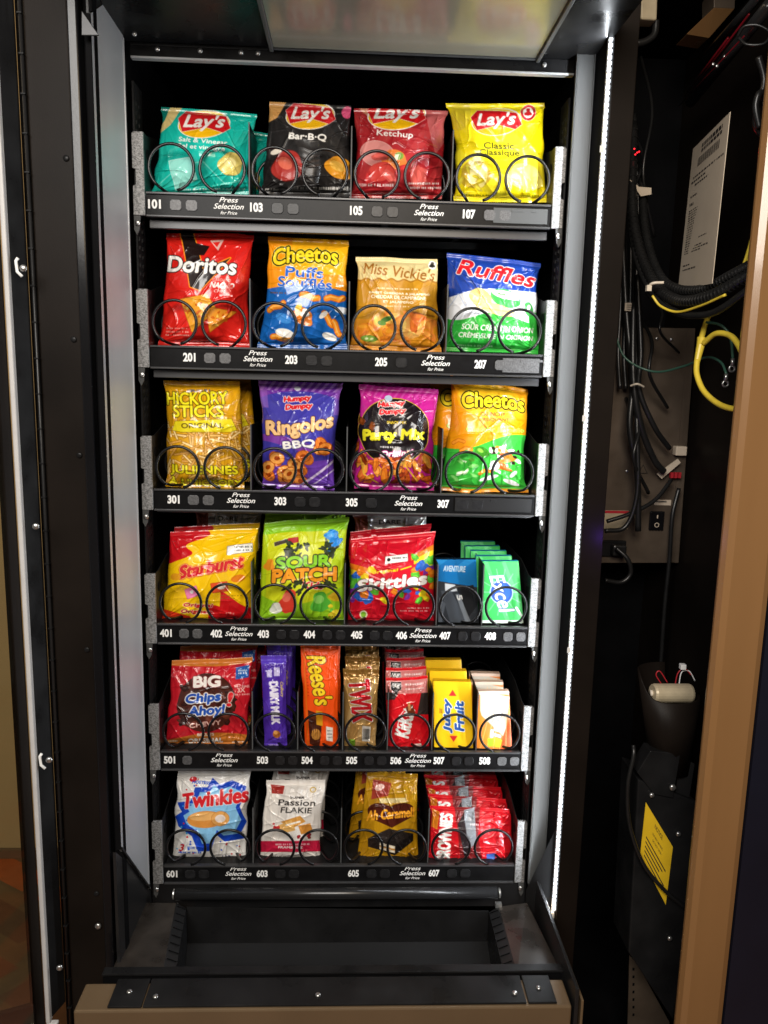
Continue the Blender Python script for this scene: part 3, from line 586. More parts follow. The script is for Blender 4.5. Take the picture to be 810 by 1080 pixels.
def art_gold(w, h):
    a = Art(w, h, '#c79a58'); a.band(lambda X, Y: np.sin(X*14+Y*9) > .5, '#e0bd84', .6).band(lambda X, Y: Y < .1, '#8f6830')
    a.text('TWIX', .50, .40, .50, .56, '#d3202a', 84, .1, bold=4, out=[(WH, 3.5)])
    a.poly([(.56, .70), (.82, .71), (.81, .90), (.56, .89)], '#e8e4dc')
    for k in range(8): a.stroke([(.6+.025*k, .74), (.6+.025*k, .87)], .012, '#222222')
    return a.poly([(.15, .86), (.35, .86), (.35, .94), (.15, .94)], '#7aa52a').ell(.4, .56, .05, .05, '#5a2a14')
def art_wafer(w, h):
    a = Art(w, h, '#d5131f'); a.band(lambda X, Y: (Y < .22) & (Y > .04), '#c98b84', .85).poly([(.12, .06), (.36, .06), (.36, .16), (.24, .21), (.12, .16)], '#1c1a1c', out=WH, ow=2).text('NHL', .24, .115, .18, .05, WH, 20, bold=1)
    a.smalltext(.45, .9, .1, .03, WH, 3).smalltext(.45, .9, .16, .02, WH, 4).band(lambda X, Y: (Y > .2) & (Y < .3) & (X < .5-Y), '#38302e').band(lambda X, Y: (Y > .22) & (Y < .5) & (X > .8+(.3-Y)*.4), '#2f2624')
    a.ell(.42, .6, .34, .15, WH, -75).ell(.42, .6, .32, .135, '#d5131f', -75).text('KitKat', .43, .6, .38, .32, WH, -76, .1, bold=3.5)
    a.poly([(.45, .40), (.62, .36), (.68, .48), (.52, .52)], '#6b2f18').poly([(.5, .34), (.56, .33), (.58, .44), (.52, .45)], '#c98a52')
    return a.poly([(.62, .88), (.8, .87), (.82, .93), (.64, .94)], '#f0d8d0').smalltext(.2, .5, .94, .02, WH, 3)
def art_fruit(w, h):
    a = Art(w, h, '#f9c612'); a.poly([(.4, .22), (.6, .22), (.5, .13)], '#d8232a').poly([(.4, .82), (.6, .82), (.5, .91)], '#d8232a')
    return a.text('Juicy', .36, .52, .50, .20, '#1d4f9e', -90, .15, bold=3.5, out=[(WH, 4)]).text('Fruit', .66, .52, .44, .22, '#1d4f9e', -90, .15, bold=3.5, out=[(WH, 4)]).smalltext(.15, .22, .45, .08, '#a0641a', 2)
def art_trop(w, h):
    a = Art(w, h, '#ec8a3a'); a.poly([(.1, .0), (1, .1), (.8, .8), (.1, .4)], '#cfc9bd').poly([(0, .1), (.35, .9), (0, 1)], '#f08a2a').poly([(.6, 1), (1, .4), (1, 1)], '#e5622a').band(lambda X, Y: Y < .06, '#f3d9c8')
    for k in range(5): a.stroke([(.1+.18*k, 1), (.5+.1*k, .1)], .02, '#f7c98a', .8)
    a.text('Trident', .58, .48, .66, .26, '#e9ecec', -86, .2, bold=3, out=[('#7d8a8c', 3)])
    return a.poly([(.3, .82), (.5, .8), (.48, .95), (.32, .96)], '#a3c52a').poly([(.52, .8), (.72, .84), (.66, .97), (.5, .96)], '#e3c52a')
def art_cream(w, h):
    a = Art(w, h, '#eceae6'); st = [(.25, .2), (.42, .2), (.48, .1), (.58, .17), (.75, .13), (.95, .2), (.88, .4), (.98, .55), (.9, .68), (.98, .72), (.7, .75), (.58, .68), (.52, .85), (.35, .86), (.25, .7), (.05, .6), (.0, .5), (.1, .45), (.02, .35), (.2, .34)]
    a.poly(st, '#1645c0').poly([(x*.8+.12, y*.8+.09) for x, y in st], '#8cc8f0').bits(.02, .3, .1, .9, 26, .012, .012, ['#c9252b', '#1645c0', '#3aa0e0'], 3).bits(.6, .95, .75, .93, 10, .014, .012, ['#c9252b', '#1645c0'], 5)
    a.ell(.22, .115, .05, .04, '#d8232a').text('HOSTESS', .33, .15, .24, .03, '#1645c0', 5, .2, bold=1)
    a.text('Twinkies', .53, .31, .88, .15, '#d6222a', -6, .1, bold=4, out=[(WH, 3)], taper=0)
    a.ell(.42, .53, .25, .12, '#dd9242', -2).ell(.40, .50, .2, .06, '#efb66c', -4).ell(.62, .52, .12, .10, '#e8a95c', 0, out='#b06a26', ow=2).ell(.62, .52, .07, .055, '#f4e6dc', 0)
    a.text('3', .12, .82, .07, .07, '#d6222a', 0, .2, bold=2).smalltext(.2, .42, .82, .03, '#1645c0', 3).smalltext(.08, .4, .87, .02, '#1645c0', 4).text('113 g', .77, .915, .17, .045, '#3a3f6b', 3, bold=1)
    return a.smalltext(.02, .3, .94, .01, '#888888', 3)
def art_flakie(w, h):
    a = Art(w, h, '#e9e3dc'); a.poly([(.08, .05), (.32, .07), (.3, .17), (.1, .16)], '#a8322a').ell(.8, .12, .05, .05, '#c9a53a').ell(.8, .12, .035, .035, '#e9e3dc').text('SUPER', .55, .215, .24, .026, '#2a2624', 2, bold=.8).text('Passion', .55, .275, .62, .07, '#2a2624', 2, 0, bold=1.2).text('FLAKIE', .55, .365, .52, .065, '#2a2624', 2, 0, bold=1.2)
    a.poly([(.3, .5), (.62, .43), (.72, .5), (.5, .58)], '#d99a48').poly([(.2, .56), (.48, .48), (.56, .6), (.4, .63)], '#e6b468').poly([(.6, .55), (.8, .52), (.86, .62), (.66, .65)], '#d38d3a').stroke([(.4, .54), (.62, .5)], .03, '#f6efe0').bits(.15, .3, .5, .6, 4, .03, .025, ['#b8262b'], 3).bits(.6, .85, .64, .7, 6, .03, .025, ['#b8262b', '#8c1a20'], 4)
    return a.band(lambda X, Y: (Y > .725) & (Y < .855), '#c91f44').smalltext(.25, .8, .765, .022, WH, 3).text('FRAMBOISE', .5, .8, .4, .025, WH, 1, bold=.8).smalltext(.1, .5, .91, .015, '#555555', 3)
def art_caramel(w, h):
    a = Art(w, h, '#b38210'); a.band(lambda X, Y: np.sin((X+Y)*6) > .7, '#c8971c', .6).poly([(.14, .08), (.5, .12), (.45, .26), (.14, .3)], '#a03a2c').ell(.28, .17, .09, .06, '#f0c9c0', -20)
    a.poly([(.3, .29), (.78, .27), (.8, .32), (.3, .34)], '#d8c28a').ell(.36, .44, .27, .16, '#4a1a10', 15).ell(.68, .43, .27, .16, '#4a1a10', -15).poly([(.16, .5), (.9, .48), (.55, .6)], '#4a1a10')
    a.text('Ah Caramel!', .52, .45, .86, .10, '#f2a52a', -6, .2, bold=2.2)
    a.poly([(.15, .72), (.5, .61), (.92, .66), (.62, .79)], '#2b2421').poly([(.15, .72), (.62, .79), (.62, .9), (.17, .81)], '#241a16').poly([(.62, .79), (.92, .66), (.92, .74), (.62, .9)], '#161110')
    a.poly([(.36, .765), (.62, .80), (.62, .83), (.36, .795)], '#efe2c8').poly([(.36, .81), (.62, .85), (.62, .875), (.37, .84)], '#efe2c8').poly([(.36, .8), (.62, .83), (.62, .85), (.36, .812)], '#c98a3a')
    return a.band(lambda X, Y: Y > .95, '#9c5a10')
def art_brown(w, h):
    a = Art(w, h, '#c9141f'); a.poly([(.3, 0), (.62, 0), (.6, .5), (.66, 1), (.4, 1), (.36, .5)], '#7a1a1c').poly([(.42, .05), (.55, .0), (.58, .6), (.48, .75)], '#8d9298').poly([(.35, .3), (.42, .1), (.5, .8), (.45, .9)], '#2a2023')
    a.text('BROWNIES', .20, .52, .78, .15, WH, -88, 0, bold=3).poly([(.03, .05), (.12, .1), (.1, .4), (.02, .35)], '#d8941f', .8).poly([(.7, .8), (.8, .78), (.8, .9), (.7, .9)], '#3a5fb0').smalltext(.5, .66, .3, .04, '#e6dede', 3)
    return a
def art_bear(w, h):
    a = Art(w, h, '#d6d4d0'); a.text('DARE', .5, .14, .3, .06, '#33302e', 0, bold=1).stroke([(.15, .14), (.32, .14)], .008, '#444444').stroke([(.68, .14), (.85, .14)], .008, '#444444').poly([(.0, .05), (.2, .03), (.18, .4), (0, .4)], '#9c3a32', .8).poly([(.05, .35), (.95, .35), (.95, .9), (.05, .9)], '#8c3030')
    return a
def art_none(col, c2):
    def f(w, h):
        a = Art(w, h, col); return a.band(lambda X, Y: Y > .5, c2).smalltext(.1, .9, .2, .05, WH, 3)
    return f
# ------------------------------------------------------------------ trays
ZS = [1.193, .951, .710, .470, .229, 0.0]        # top of each label strip
XL = (-.33, .33)
NUM = [
 [('101', 163.5), ('103', 270), ('105', 375.5), ('107', 496)], [('201', 198.4), ('203', 305), ('205', 400), ('207', 506)],
 [('301', 184), ('303', 295), ('305', 370), ('307', 467)], [('401', 174), ('402', 226.5), ('403', 275.5), ('404', 324), ('405', 374), ('406', 421.5), ('407', 468), ('408', 516.5)],
 [('501', 178), ('503', 275), ('504', 322), ('505', 369), ('506', 416), ('507', 462), ('508', 511)], [('601', 179), ('603', 273.5), ('605', 370), ('607', 456)]]
PRESS = [(241, 453), (270, 458), (254, 430), (250, 444.5), (235, 439.5), (248.5, 433)]
ENDS = [(155, 583.8), (158, 572.3), (164, 564.3), (165.6, 556), (169.3, 549), (171, 541.8)]
SKIPBTN = {'402', '406'}
LIT = {'101': 2, '107': 2, '201': 2, '301': 2, '401': 2, '408': 2, '501': 2, '207': 2, '508': 2, '307': 1}
U8 = .66/8
LANES = [[2, 2, 2, 2]]*3 + [[2, 2, 2, 1, 1], [2, 1, 1, 1, 1, 1, 1], [2, 2, 2, 2]]
ROWWORD = ['top', 'second', 'third', 'fourth', 'fifth', 'bottom']
def coil_mesh(turns=5, pitch=.062, r=.0358, hand=1):
    b = MB(); pts = []; n = 36
    for i in range(int(turns*n)+1):
        q = i/n; k = int(q); f = q-k; s = max(0, (f-.84)/.16); s = s*s*(3-2*s); a = -math.pi/2+hand*2*math.pi*(f) + hand*.25
        pts.append((r*math.cos(a), pitch*(k+s), r*math.sin(a)))
    b.tube(pts, .0025, 8); o = b.build('coil', M['wire'], None, smooth=True); me = o.data; bpy.data.objects.remove(o); return me
COILR, COILL, COIL1 = coil_mesh(), coil_mesh(hand=-1), coil_mesh(7, .045, .0365, -1)
LABELT = ['black wire coil tray holding four chip bags behind the strip numbered 101 to 107', 'black wire coil tray holding four chip bags behind the strip numbered 201 to 207',
 'black wire coil tray holding four snack bags behind the strip numbered 301 to 307', 'black coil tray of candy and gum behind the strip numbered 401 to 408',
 'black coil tray of chocolate bars and gum behind the strip numbered 501 to 508', 'lowest black coil tray of snack cakes behind the strip numbered 601 to 607']
for r in range(6):
    z = ZS[r]; t = thing('coil_tray', LABELT[r], 'vending tray', (0, 0, z), 'pull out trays in the vending machine')
    MB().box(-.33, .33, .004, .50, z-.006, z-.0035).build('tray_floor', M['black'], t)
    b = MB()
    for x in (-.22, -.08, .06, .2): b.box(x-.006, x+.006, .02, .48, z-.022, z-.007)
    for y in (.12, .24, .36, .47): b.box(-.325, .325, y-.008, y+.008, z-.035, z-.0225)
    b.build('floor_rib', M['lip'], t)
    # label channel: recessed face between two lips
    b = MB().box(-.33, .33, 0, .0035, z-.035, z-.001); b.build('label_channel', M['strip'], t)
    b = MB().box(-.33, .33, -.004, .004, z-.0035, z).box(-.33, .33, -.004, .004, z-.0385, z-.0352); b.build('channel_lip', M['lip'], t, bevel=.0007)
    b = MB().box(-.33, .33, .016, .024, z-(.053 if r < 2 else .044), z-.0395); b.build('lower_rail', M['lip'], t, bevel=.001)
    a0, a1 = ENDS[r]; X = lambda p: -.33+.66*(p-a0)/(a1-a0)
    for s, p in NUM[r]:
        b = MB(); sign_text(b, s, (X(p), -.0006, z-.0185), (1, 0, 0), (0, 0, 1), .0205, .0146, grow=.0018); b.build('selection_number', M['white'], t)
        if s in SKIPBTN: continue
        for k, dx in enumerate((.034, .0595) if r < 3 or r == 5 else (.032, .0555)):
            x = X(p)+dx
            if x > .326: continue
            near = any(abs(X(q)-x) < .045 for q in PRESS[r])
            if near or any(abs(X(pq)-x) < .0205 for s_, pq in NUM[r]): continue
            lit = LIT.get(s, 0) > 0 and (s != '307'); bm_ = MB(); w = .0095 if r in (0, 1, 2, 5) else .0085; c = .0035
            zz = z-.019
            oct_ = [(-w, -.0085+c), (-w+c, -.0085), (w-c, -.0085), (w, -.0085+c), (w, .0085-c), (w-c, .0085), (-w+c, .0085), (-w, .0085-c)]
            bm_.slab([(x+u, -.0002, zz+v) for u, v in oct_], (0, -.0015, 0))
            bm_.build('price_window', M['btnlight'] if lit else M['btn'], t, bevel=.0006)
    for p in PRESS[r]:
        x = X(p); b = MB()
        sign_text(b, 'Press', (x, -.0006, z-.0085), (1, 0, 0), (0, 0, 1), .031, .0078, .35, .0005)
        sign_text(b, 'Selection', (x, -.0006, z-.0185), (1, 0, 0), (0, 0, 1), .049, .0086, .35, .0006)
        sign_text(b, 'for Price', (x, -.0006, z-.0285), (1, 0, 0), (0, 0, 1), .027, .0052, .35, .0004)
        b.build('instruction_text', M['white'], t)
    # plain grey insert plate at the right end
    if r in (0, 1, 2):
        x0 = {0: .235, 1: .262, 2: .190}[r]
        MB().box(x0, .325, -.0016, .0, z-.031, z-.007).box(x0+.03, x0+.05, -.0024, -.0016, z-.013, z-.009).box(x0+.062, x0+.072, -.0024, -.0016, z-.013, z-.009).build('blank_insert', M['post'] if r == 0 else M['btnlight'] if r == 1 else M['wall'], t, bevel=.0006)
    for sx in (-1, 1):
        xi, xo = sx*.3315, sx*.3500
        q = MB(); zz = z-.037
        prof = [(xi, zz), (xo, zz), (xo, zz+.045), (xo-sx*.005, zz+.047), (xo-sx*.005, zz+.070), (xo, zz+.072), (xo, zz+.124), (xo-sx*.003, zz+.127), (xi, zz+.127)]
        q.hexa([(u, -.004, v) for u, v in prof], [(u, .002, v) for u, v in prof]); q.build('side_bracket', M['galv'], t, bevel=.0008)
        q = MB(); pr = [(.002, zz), (.48, zz), (.48, zz+.142), (.09, zz+.142), (.02, zz+.127), (.002, zz+.127)]
        q.hexa([(xi-sx*.0, y, v) for y, v in pr], [(xi+sx*.0018, y, v) for y, v in pr]); sp = q.build('side_plate', M['black'], t)
        MB().disc((xi-sx*.0008, .022, zz+.098), (-sx, 0, 0), .0085, .0006).build('plate_hole', M['matte'], sp)
        q = MB(); q.hexa([(xi+sx*.008, -.002, zz-.0005), (xo, -.002, zz-.0005), (xo, -.002, zz-.022), (xo-sx*.004, -.002, zz-.030), (xo-sx*.008, -.002, zz-.022)], [(xi+sx*.008, .0015, zz-.0005), (xo, .0015, zz-.0005), (xo, .0015, zz-.022), (xo-sx*.004, .0015, zz-.030), (xo-sx*.008, .0015, zz-.022)])
        q.build('rail_hook', M['post'], t)
        MB().disc((xo-sx*.006, -.0025, zz-.012), (0, -1, 0), .0045, .003).build('screw', M['steel'], t, smooth=True)
    # coils and dividers
    x = -.33
    for i, w in enumerate(LANES[r]):
        xc = x+w*U8/2
        if w == 2: spec = [(xc-.0405, COILR), (xc+.0405, COILL)]
        else: spec = [(xc, COIL1)]
        for cx, me in spec:
            o = bpy.data.objects.new('coil', me); COL.objects.link(o); o.parent = t; o.location = (cx, -.004, .0375); o['label'] = None; del o['label']
        x += w*U8
        if x < .32:
            d = MB().box(x-.0006, x+.0006, .006, .46, z-.003, z+.112); dv = d.build('lane_divider', M['black'], t)
            MB().box(x-.001, x+.001, .0045, .0058, z, z+.112).build('divider_edge', M['post'], dv)
# ------------------------------------------------------------------ products
def C4(tl, tr, bl, br, Yt, Yb): return (at(*tl, Yt), at(*tr, Yt), at(*bl, Yb), at(*br, Yb))
CHIP = 'chip bag'
def bag(nm, lab, cat, q, af, T, m, seed, Y=(.060, .040), group=None, **k):
    return make_bag(nm, lab, cat, group, C4(*q, *Y), af, T, M[m], seed, **k)
def behind(root, n, step, labs, jit=0, rz=.05, dx=0, dz=.0):
    rr = random.Random(n*7+len(labs[0]))
    for i in range(n):
        dup(root, (dx*(i+1)+rr.uniform(-jit, jit), step*(i+1), dz*(i+1)+rr.uniform(0, jit)*.5), labs[i], (rr.uniform(-.02, .04), rr.uniform(-rz, rz)*.5, rr.uniform(-rz, rz)))
G1 = dict(T=.030)
g = 'teal salt and vinegar chip bags'
o = bag('chip_bag', 'teal salt and vinegar chip bag, first in the top tray above number 101', CHIP, ((170, 112), (271, 121), (158, 207), (263, 206)), art_teal, .039, 'chip', 3, group=g)
dup(o, (.018, .066, -.006), 'teal chip bag tucked behind the front teal bag in the top tray', (0, .04, .05))
bag('chip_bag', 'black barbecue chip bag in the top tray above number 103', CHIP, ((285, 108), (371, 112), (274, 207), (372, 208)), art_bbq, .039, 'matf', 4, pinch=.04)
bag('chip_bag', 'dark red ketchup chip bag in the top tray above number 105', CHIP, ((374, 114), (473, 117), (370, 209), (467, 210)), art_ketchup, .039, 'chip', 5)
bag('chip_bag', 'bright yellow classic chip bag in the top tray above number 107', CHIP, ((471, 109), (575, 109), (480, 212), (580, 214)), art_classic, .039, 'chip', 6, pinch=.09)
bag('chip_bag', 'red nacho tortilla chip bag in the second tray at number 201', CHIP, ((176, 245), (268, 247), (166, 365), (263, 367)), art_nacho, .039, 'chip', 7)
bag('chip_bag', 'orange and blue cheese puff bag in the second tray at number 203', CHIP, ((283, 249), (368, 254), (272, 367), (367, 369)), art_puffs, .039, 'chip', 8)
bag('chip_bag', 'gold and cream cheddar jalapeno chip bag at number 205', CHIP, ((376, 271), (462, 273), (369, 369), (466, 371)), art_jalap, .039, 'matf', 9)
bag('chip_bag', 'blue, white and green sour cream and onion chip bag at number 207', CHIP, ((471, 267), (570, 277), (468, 371), (570, 373)), art_ridged, .039, 'chip', 10)
o = bag('chip_bag', 'mustard yellow hickory potato stick bag in the third tray at number 301', CHIP, ((173, 402), (253, 402), (176, 514), (259, 516)), art_sticks, .039, 'chip', 11, pinch=.03, group='hickory potato stick bags')
dup(o, (.016, .062, .004), 'mustard stick bag peeking out behind the front hickory bag', (0, -.03, -.06))
bag('chip_bag', 'purple barbecue ring snack bag in the third tray at number 303', CHIP, ((272, 402), (361, 404), (276, 515), (352, 517)), art_rings, .039, 'chip', 12, group='purple ring snack bags')
o = bag('chip_bag', 'magenta and black party mix snack bag at number 305', CHIP, ((378, 406), (462, 411), (373, 516), (457, 518)), art_party, .039, 'chip', 13, group='magenta party mix bags')
dup(o, (-.006, .06, .012), 'magenta party mix bag whose corner shows behind the front one', (0, .07, .05))
o = bag('chip_bag', 'orange and green jalapeno cheese snack bag at number 307', CHIP, ((476, 397), (558, 411), (464, 518), (556, 520)), art_green, .039, 'chip', 14, pinch=.07, group='orange and green cheese snack bags')
dup(o, (-.022, .064, .004), 'orange cheese snack bag second in line behind the front one at number 307', (0, -.05, .05))
dup(o, (-.016, .128, .0), 'orange cheese snack bag third in line at number 307', (0, .03, -.04))
o = bag('candy_bag', 'yellow fruit chew pouch with red corners at number 401', 'candy bag', ((180, 561), (272, 557), (171, 656), (267, 656)), art_chews, .035, 'chip', 15, group='yellow fruit chew pouches', pinch=.02, seal=.04, flat=4)
behind(o, 1, .050, ['yellow fruit chew pouch standing second behind the front one'], .002, dx=.001, dz=.000)
o = bag('candy_bag', 'lime green sour gummy candy bag in the fourth tray at number 403', 'candy bag', ((278, 551), (367, 546), (272, 656), (362, 657)), art_sour, .033, 'matf', 16, group='lime sour gummy candy bags', pinch=.02, flat=4, seal=.04)
behind(o, 1, .055, ['lime sour gummy candy bag standing behind the front lime bag'], .003, dz=.010)
o = bag('candy_bag', 'red rainbow fruit candy bag in the fourth tray at number 405', 'candy bag', ((370, 568), (458, 560), (367, 656), (458, 658)), art_rainbow, .034, 'chip', 17, group='red fruit candy bags', pinch=.01, flat=4, seal=.04)
behind(o, 1, .05, ['red fruit candy bag standing second behind the front red bag'], .002, dz=.004)
bag('cookie_bag', 'silver white cookie bag showing at the back above the yellow pouches', 'cookie bag', ((205, 537), (276, 537), (205, 610), (276, 610)), art_bear, .012, 'metalf', 18, Y=(.135, .13), group='silver white bags at the back of the fourth tray')
bag('cookie_bag', 'silver white bag showing at the back above the red candy bags', 'cookie bag', ((372, 541), (450, 541), (372, 612), (450, 612)), art_bear, .012, 'metalf', 19, Y=(.135, .13), group='silver white bags at the back of the fourth tray')
o = make_pack('gum_pack', 'blue and charcoal gum pack at number 407', 'gum pack', None, C4((460, 590), (502, 590), (462, 656), (505, 657), .04, .02), art_bluegum, .012, M['metalf'], 20, '#26445c')
o = make_pack('gum_pack', 'green mint gum pack with blue oval, front of its row at number 408', 'gum pack', 'green mint gum packs', C4((508, 592), (547, 592), (508, 657), (552, 657), .035, .016), art_minty, .010, M['card'], 21, '#1f8fc0')
for i, lb in enumerate(['second', 'third', 'fourth', 'fifth']): dup(o, (-.005*(i+1), .034*(i+1), .002*(i+1)), 'green mint gum pack standing %s in the row at number 408' % lb, (0, 0, .03*(-1)**i))
o = bag('cookie_bag', 'red chewy chocolate chip cookie bag in front at number 501', 'cookie bag', ((180, 697), (265, 693), (176, 788), (262, 786)), art_cookie, .024, 'chip', 22, group='red cookie bags', pinch=.01, flat=4, Y=(.052, .034))
behind(o, 2, .058, ['red cookie bag standing second behind the front cookie bag', 'red cookie bag standing third, its top just showing'], .003, dx=.008, dz=.009)
o = bag('chocolate_bar', 'slim purple milk chocolate bar in front at number 503', 'chocolate bar', ((275, 692), (302, 691), (279, 791), (303, 791)), art_purple, .010, 'chip', 23, group='purple milk chocolate bars', wr=.6, pinch=.04, seal=.07, Y=(.044, .027))
behind(o, 3, .045, ['purple chocolate bar standing second in its row', 'purple chocolate bar standing third in its row', 'purple chocolate bar standing fourth in its row'], .003, dx=.001, dz=.005)
o = bag('chocolate_bar', 'orange peanut butter cup bar in front at number 504', 'chocolate bar', ((316, 676), (357, 680), (322, 792), (357, 793)), art_cups, .011, 'matf', 24, group='orange peanut butter cup bars', wr=.6, pinch=.03, Y=(.044, .027))
behind(o, 1, .045, ['orange peanut butter cup bar standing behind the front orange bar'], .002, dx=.006)
o = bag('chocolate_bar', 'gold caramel cookie bar in front at number 505', 'chocolate bar', ((362, 705), (400, 706), (363, 791), (396, 791)), art_gold, .011, 'metalf', 25, group='gold caramel cookie bars', wr=.8, pinch=.02, Y=(.044, .027))
behind(o, 3, .045, ['gold caramel cookie bar standing second in its row', 'gold caramel cookie bar standing third in its row', 'gold caramel cookie bar standing fourth in its row'], .003, dx=.001, dz=.006)
o = bag('chocolate_bar', 'red wafer bar in front at number 506', 'chocolate bar', ((407, 715), (451, 713), (409, 793), (453, 794)), art_wafer, .010, 'chip', 26, group='red wafer bars', wr=.7, pinch=.0, flat=5, Y=(.044, .027))
behind(o, 6, .042, ['red wafer bar standing %s in its row' % k for k in ('second', 'third', 'fourth', 'fifth', 'sixth', 'seventh')], .002, dz=.003)
o = make_pack('gum_pack', 'yellow fruit gum pack in front at number 507', 'gum pack', 'yellow fruit gum packs', C4((457, 718), (497, 719), (458, 788), (499, 789), .03, .014), art_fruit, .012, M['card'], 27, '#e8b012')
behind(o, 2, .04, ['yellow fruit gum pack standing second in its row', 'yellow fruit gum pack standing third in its row'], .001, dx=-.003, dz=.006)
o = make_pack('gum_pack', 'orange and white gum pack in front at number 508', 'gum pack', 'orange and white gum packs', C4((503, 729), (537, 729), (503, 789), (540, 790), .03, .014), art_trop, .010, M['card'], 28, '#d8b8a0')
behind(o, 2, .04, ['orange and white gum pack standing second in its row', 'orange and white gum pack standing third in its row'], .001, dx=-.003, dz=.002)
bag('snack_cake', 'white and blue cream filled sponge cake packet at number 601', 'snack cake', ((188, 811), (265, 809), (181, 911), (258, 913)), art_cream, .026, 'chip', 29, pinch=.01, seal=.07, Y=(.052, .034))
o = bag('snack_cake', 'white puff pastry packet with pink band in front at number 603', 'snack cake', ((281, 823), (343, 822), (273, 911), (337, 910)), art_flakie, .022, 'chip', 30, group='white puff pastry packets', pinch=.02, seal=.06, Y=(.052, .034))
behind(o, 1, .06, ['white puff pastry packet standing behind the front pastry packet'], .002, dx=.004, dz=.006)
o = bag('snack_cake', 'gold caramel cake packet in front at number 605', 'snack cake', ((387, 814), (440, 816), (375, 911), (441, 911)), art_caramel, .020, 'chip', 31, group='gold caramel cake packets', pinch=.02, Y=(.052, .034))
behind(o, 1, .06, ['gold caramel cake packet standing behind and left of the front one'], .0, dx=-.018)
o = bag('brownie_packet', 'red brownie packet in front at number 607', 'brownie packet', ((454, 850), (538, 853), (450, 912), (540, 913)), art_brown, .016, 'chip', 32, group='red brownie packets', pinch=.0, flat=5, wr=1.2, Y=(.044, .027))
behind(o, 5, .040, ['red brownie packet standing %s in its row' % k for k in ('second', 'third', 'fourth', 'fifth', 'sixth')], .003, dx=-.001)
# ------------------------------------------------------------------ cabinet
cab = thing('vending_machine', 'open black snack vending machine cabinet with grey inner walls and a lit led strip', 'vending machine', (0, 0, -.30))
XLW = at(141, 400, -.02).x; XRI = at(589, 400, -.02).x; XRO = at(607, 400, -.02).x
YF = -.19
ZT = at(150, 26, -.02).z; ZC = 1.475; ZB = -.30
YSF = atX(109, 400, XLW).y          # front edge of the grey left wall
def bx(nm, m, *a, par=cab, bevel=.001, **k): return MB().box(*a).build(nm, M[m], par, bevel=bevel, **k)
zwl = at(150, 925, -.02).z
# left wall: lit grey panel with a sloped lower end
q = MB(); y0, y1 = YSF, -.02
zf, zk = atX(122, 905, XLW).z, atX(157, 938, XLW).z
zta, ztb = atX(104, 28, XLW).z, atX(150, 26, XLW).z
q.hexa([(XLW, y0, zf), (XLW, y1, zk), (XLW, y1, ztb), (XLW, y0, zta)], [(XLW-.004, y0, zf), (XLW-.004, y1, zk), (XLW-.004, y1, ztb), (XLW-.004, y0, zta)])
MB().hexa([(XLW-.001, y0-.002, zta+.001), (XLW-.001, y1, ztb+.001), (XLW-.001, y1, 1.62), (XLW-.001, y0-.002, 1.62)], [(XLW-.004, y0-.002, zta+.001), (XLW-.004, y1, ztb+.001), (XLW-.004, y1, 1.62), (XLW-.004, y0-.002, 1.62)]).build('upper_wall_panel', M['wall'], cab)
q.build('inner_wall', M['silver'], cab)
MB().box(XLW-.006, XLW+.0012, y0-.004, y0-.0002, zf, zta).build('wall_end_cap', M['matte'], cab)
bx('wall_edge', 'silver', XLW-.002, XLW+.0015, y1-.004, y1, zk+.01, ZT-.02)
q = MB(); q.hexa([(XLW-.0015, y0-.02, ZB+.12), (XLW-.0015, y1+.02, ZB+.16), (XLW-.0015, y1+.02, zk), (XLW-.0015, y0-.02, zf+.006)], [(XLW-.006, y0-.02, ZB+.12), (XLW-.006, y1+.02, ZB+.16), (XLW-.006, y1+.02, zk), (XLW-.006, y0-.02, zf+.006)]); q.build('lower_wall_panel', M['wall'], cab)
MB().slab([(XLW+.0005, y0, zf-.004), (XLW+.0005, y1, zk-.004), (XLW+.0005, y1, zk+.003), (XLW+.0005, y0, zf+.003)], (.003, 0, 0)).build('wall_seam', M['black'], cab, bevel=.001)
# outer shell
bx('side_wall', 'matte', XLW-.012, XLW-.004, -.02, .58, ZB, ZC)
bx('side_wall', 'matte', XRO+.001, XRO+.006, -.019, .58, ZB, ZC)
bx('back_wall', 'matte', XLW, XRO, .56, .58, ZB, ZC)
# right channel and dark strip up to the led
ZT2 = at(615, 45, -.02).z
q = MB().box(XRI, XRO-.001, -.022, -.018, zk-.005, ZT2).box(XRI-.0022, XRI-.0002, -.0235, -.018, zk+.01, ZT2-.003).box(XRO-.0032, XRO-.001, -.0245, -.0222, zk+.01, ZT2-.003); q.build('front_channel', M['post'], cab, bevel=.0012)
YLED = atX(617, 400, XRO).y
bx('inner_wall', 'matte', XRO, XRO+.005, YLED, -.018, ZB+.05, ZC)
q = MB(); q.slab([(XRI-.004, -.02, zk-.006), (XRO, YLED, zf-.03), (XRO, YLED, ZB+.14), (XRI-.004, -.02, ZB+.14)], (.004, .004, 0)); q.build('lower_wall_panel', M['wall'], cab)
# led strip
zl0, zl1 = atX(584, 968, XRO).z, 1.56
bx('led_backing', 'ledbase', XRO+.001, XRO+.0065, YLED-.006, YLED-.0005, zl0, zl1, bevel=0)
q = MB(); n = 190
for i in range(n):
    z = zl0+.004+(zl1-zl0-.01)*i/n; q.box(XRO+.0012, XRO+.0062, YLED-.0085, YLED-.0062, z, z+.0046)
o = q.build('led_strip', M['led'], cab)
for py in (178, 440, 700): z = atX(612, py, XRO).z; MB().box(XRO-.003, XRO+.003, YLED-.0098, YLED-.0087, z-.006, z+.004).build('led_clip', M['white'], cab, bevel=.0004)
MB().box(XRO-.002, XRO+.005, YLED-.009, YLED-.001, zl0-.012, zl0-.001).build('led_clip', M['white'], cab, bevel=.0006)
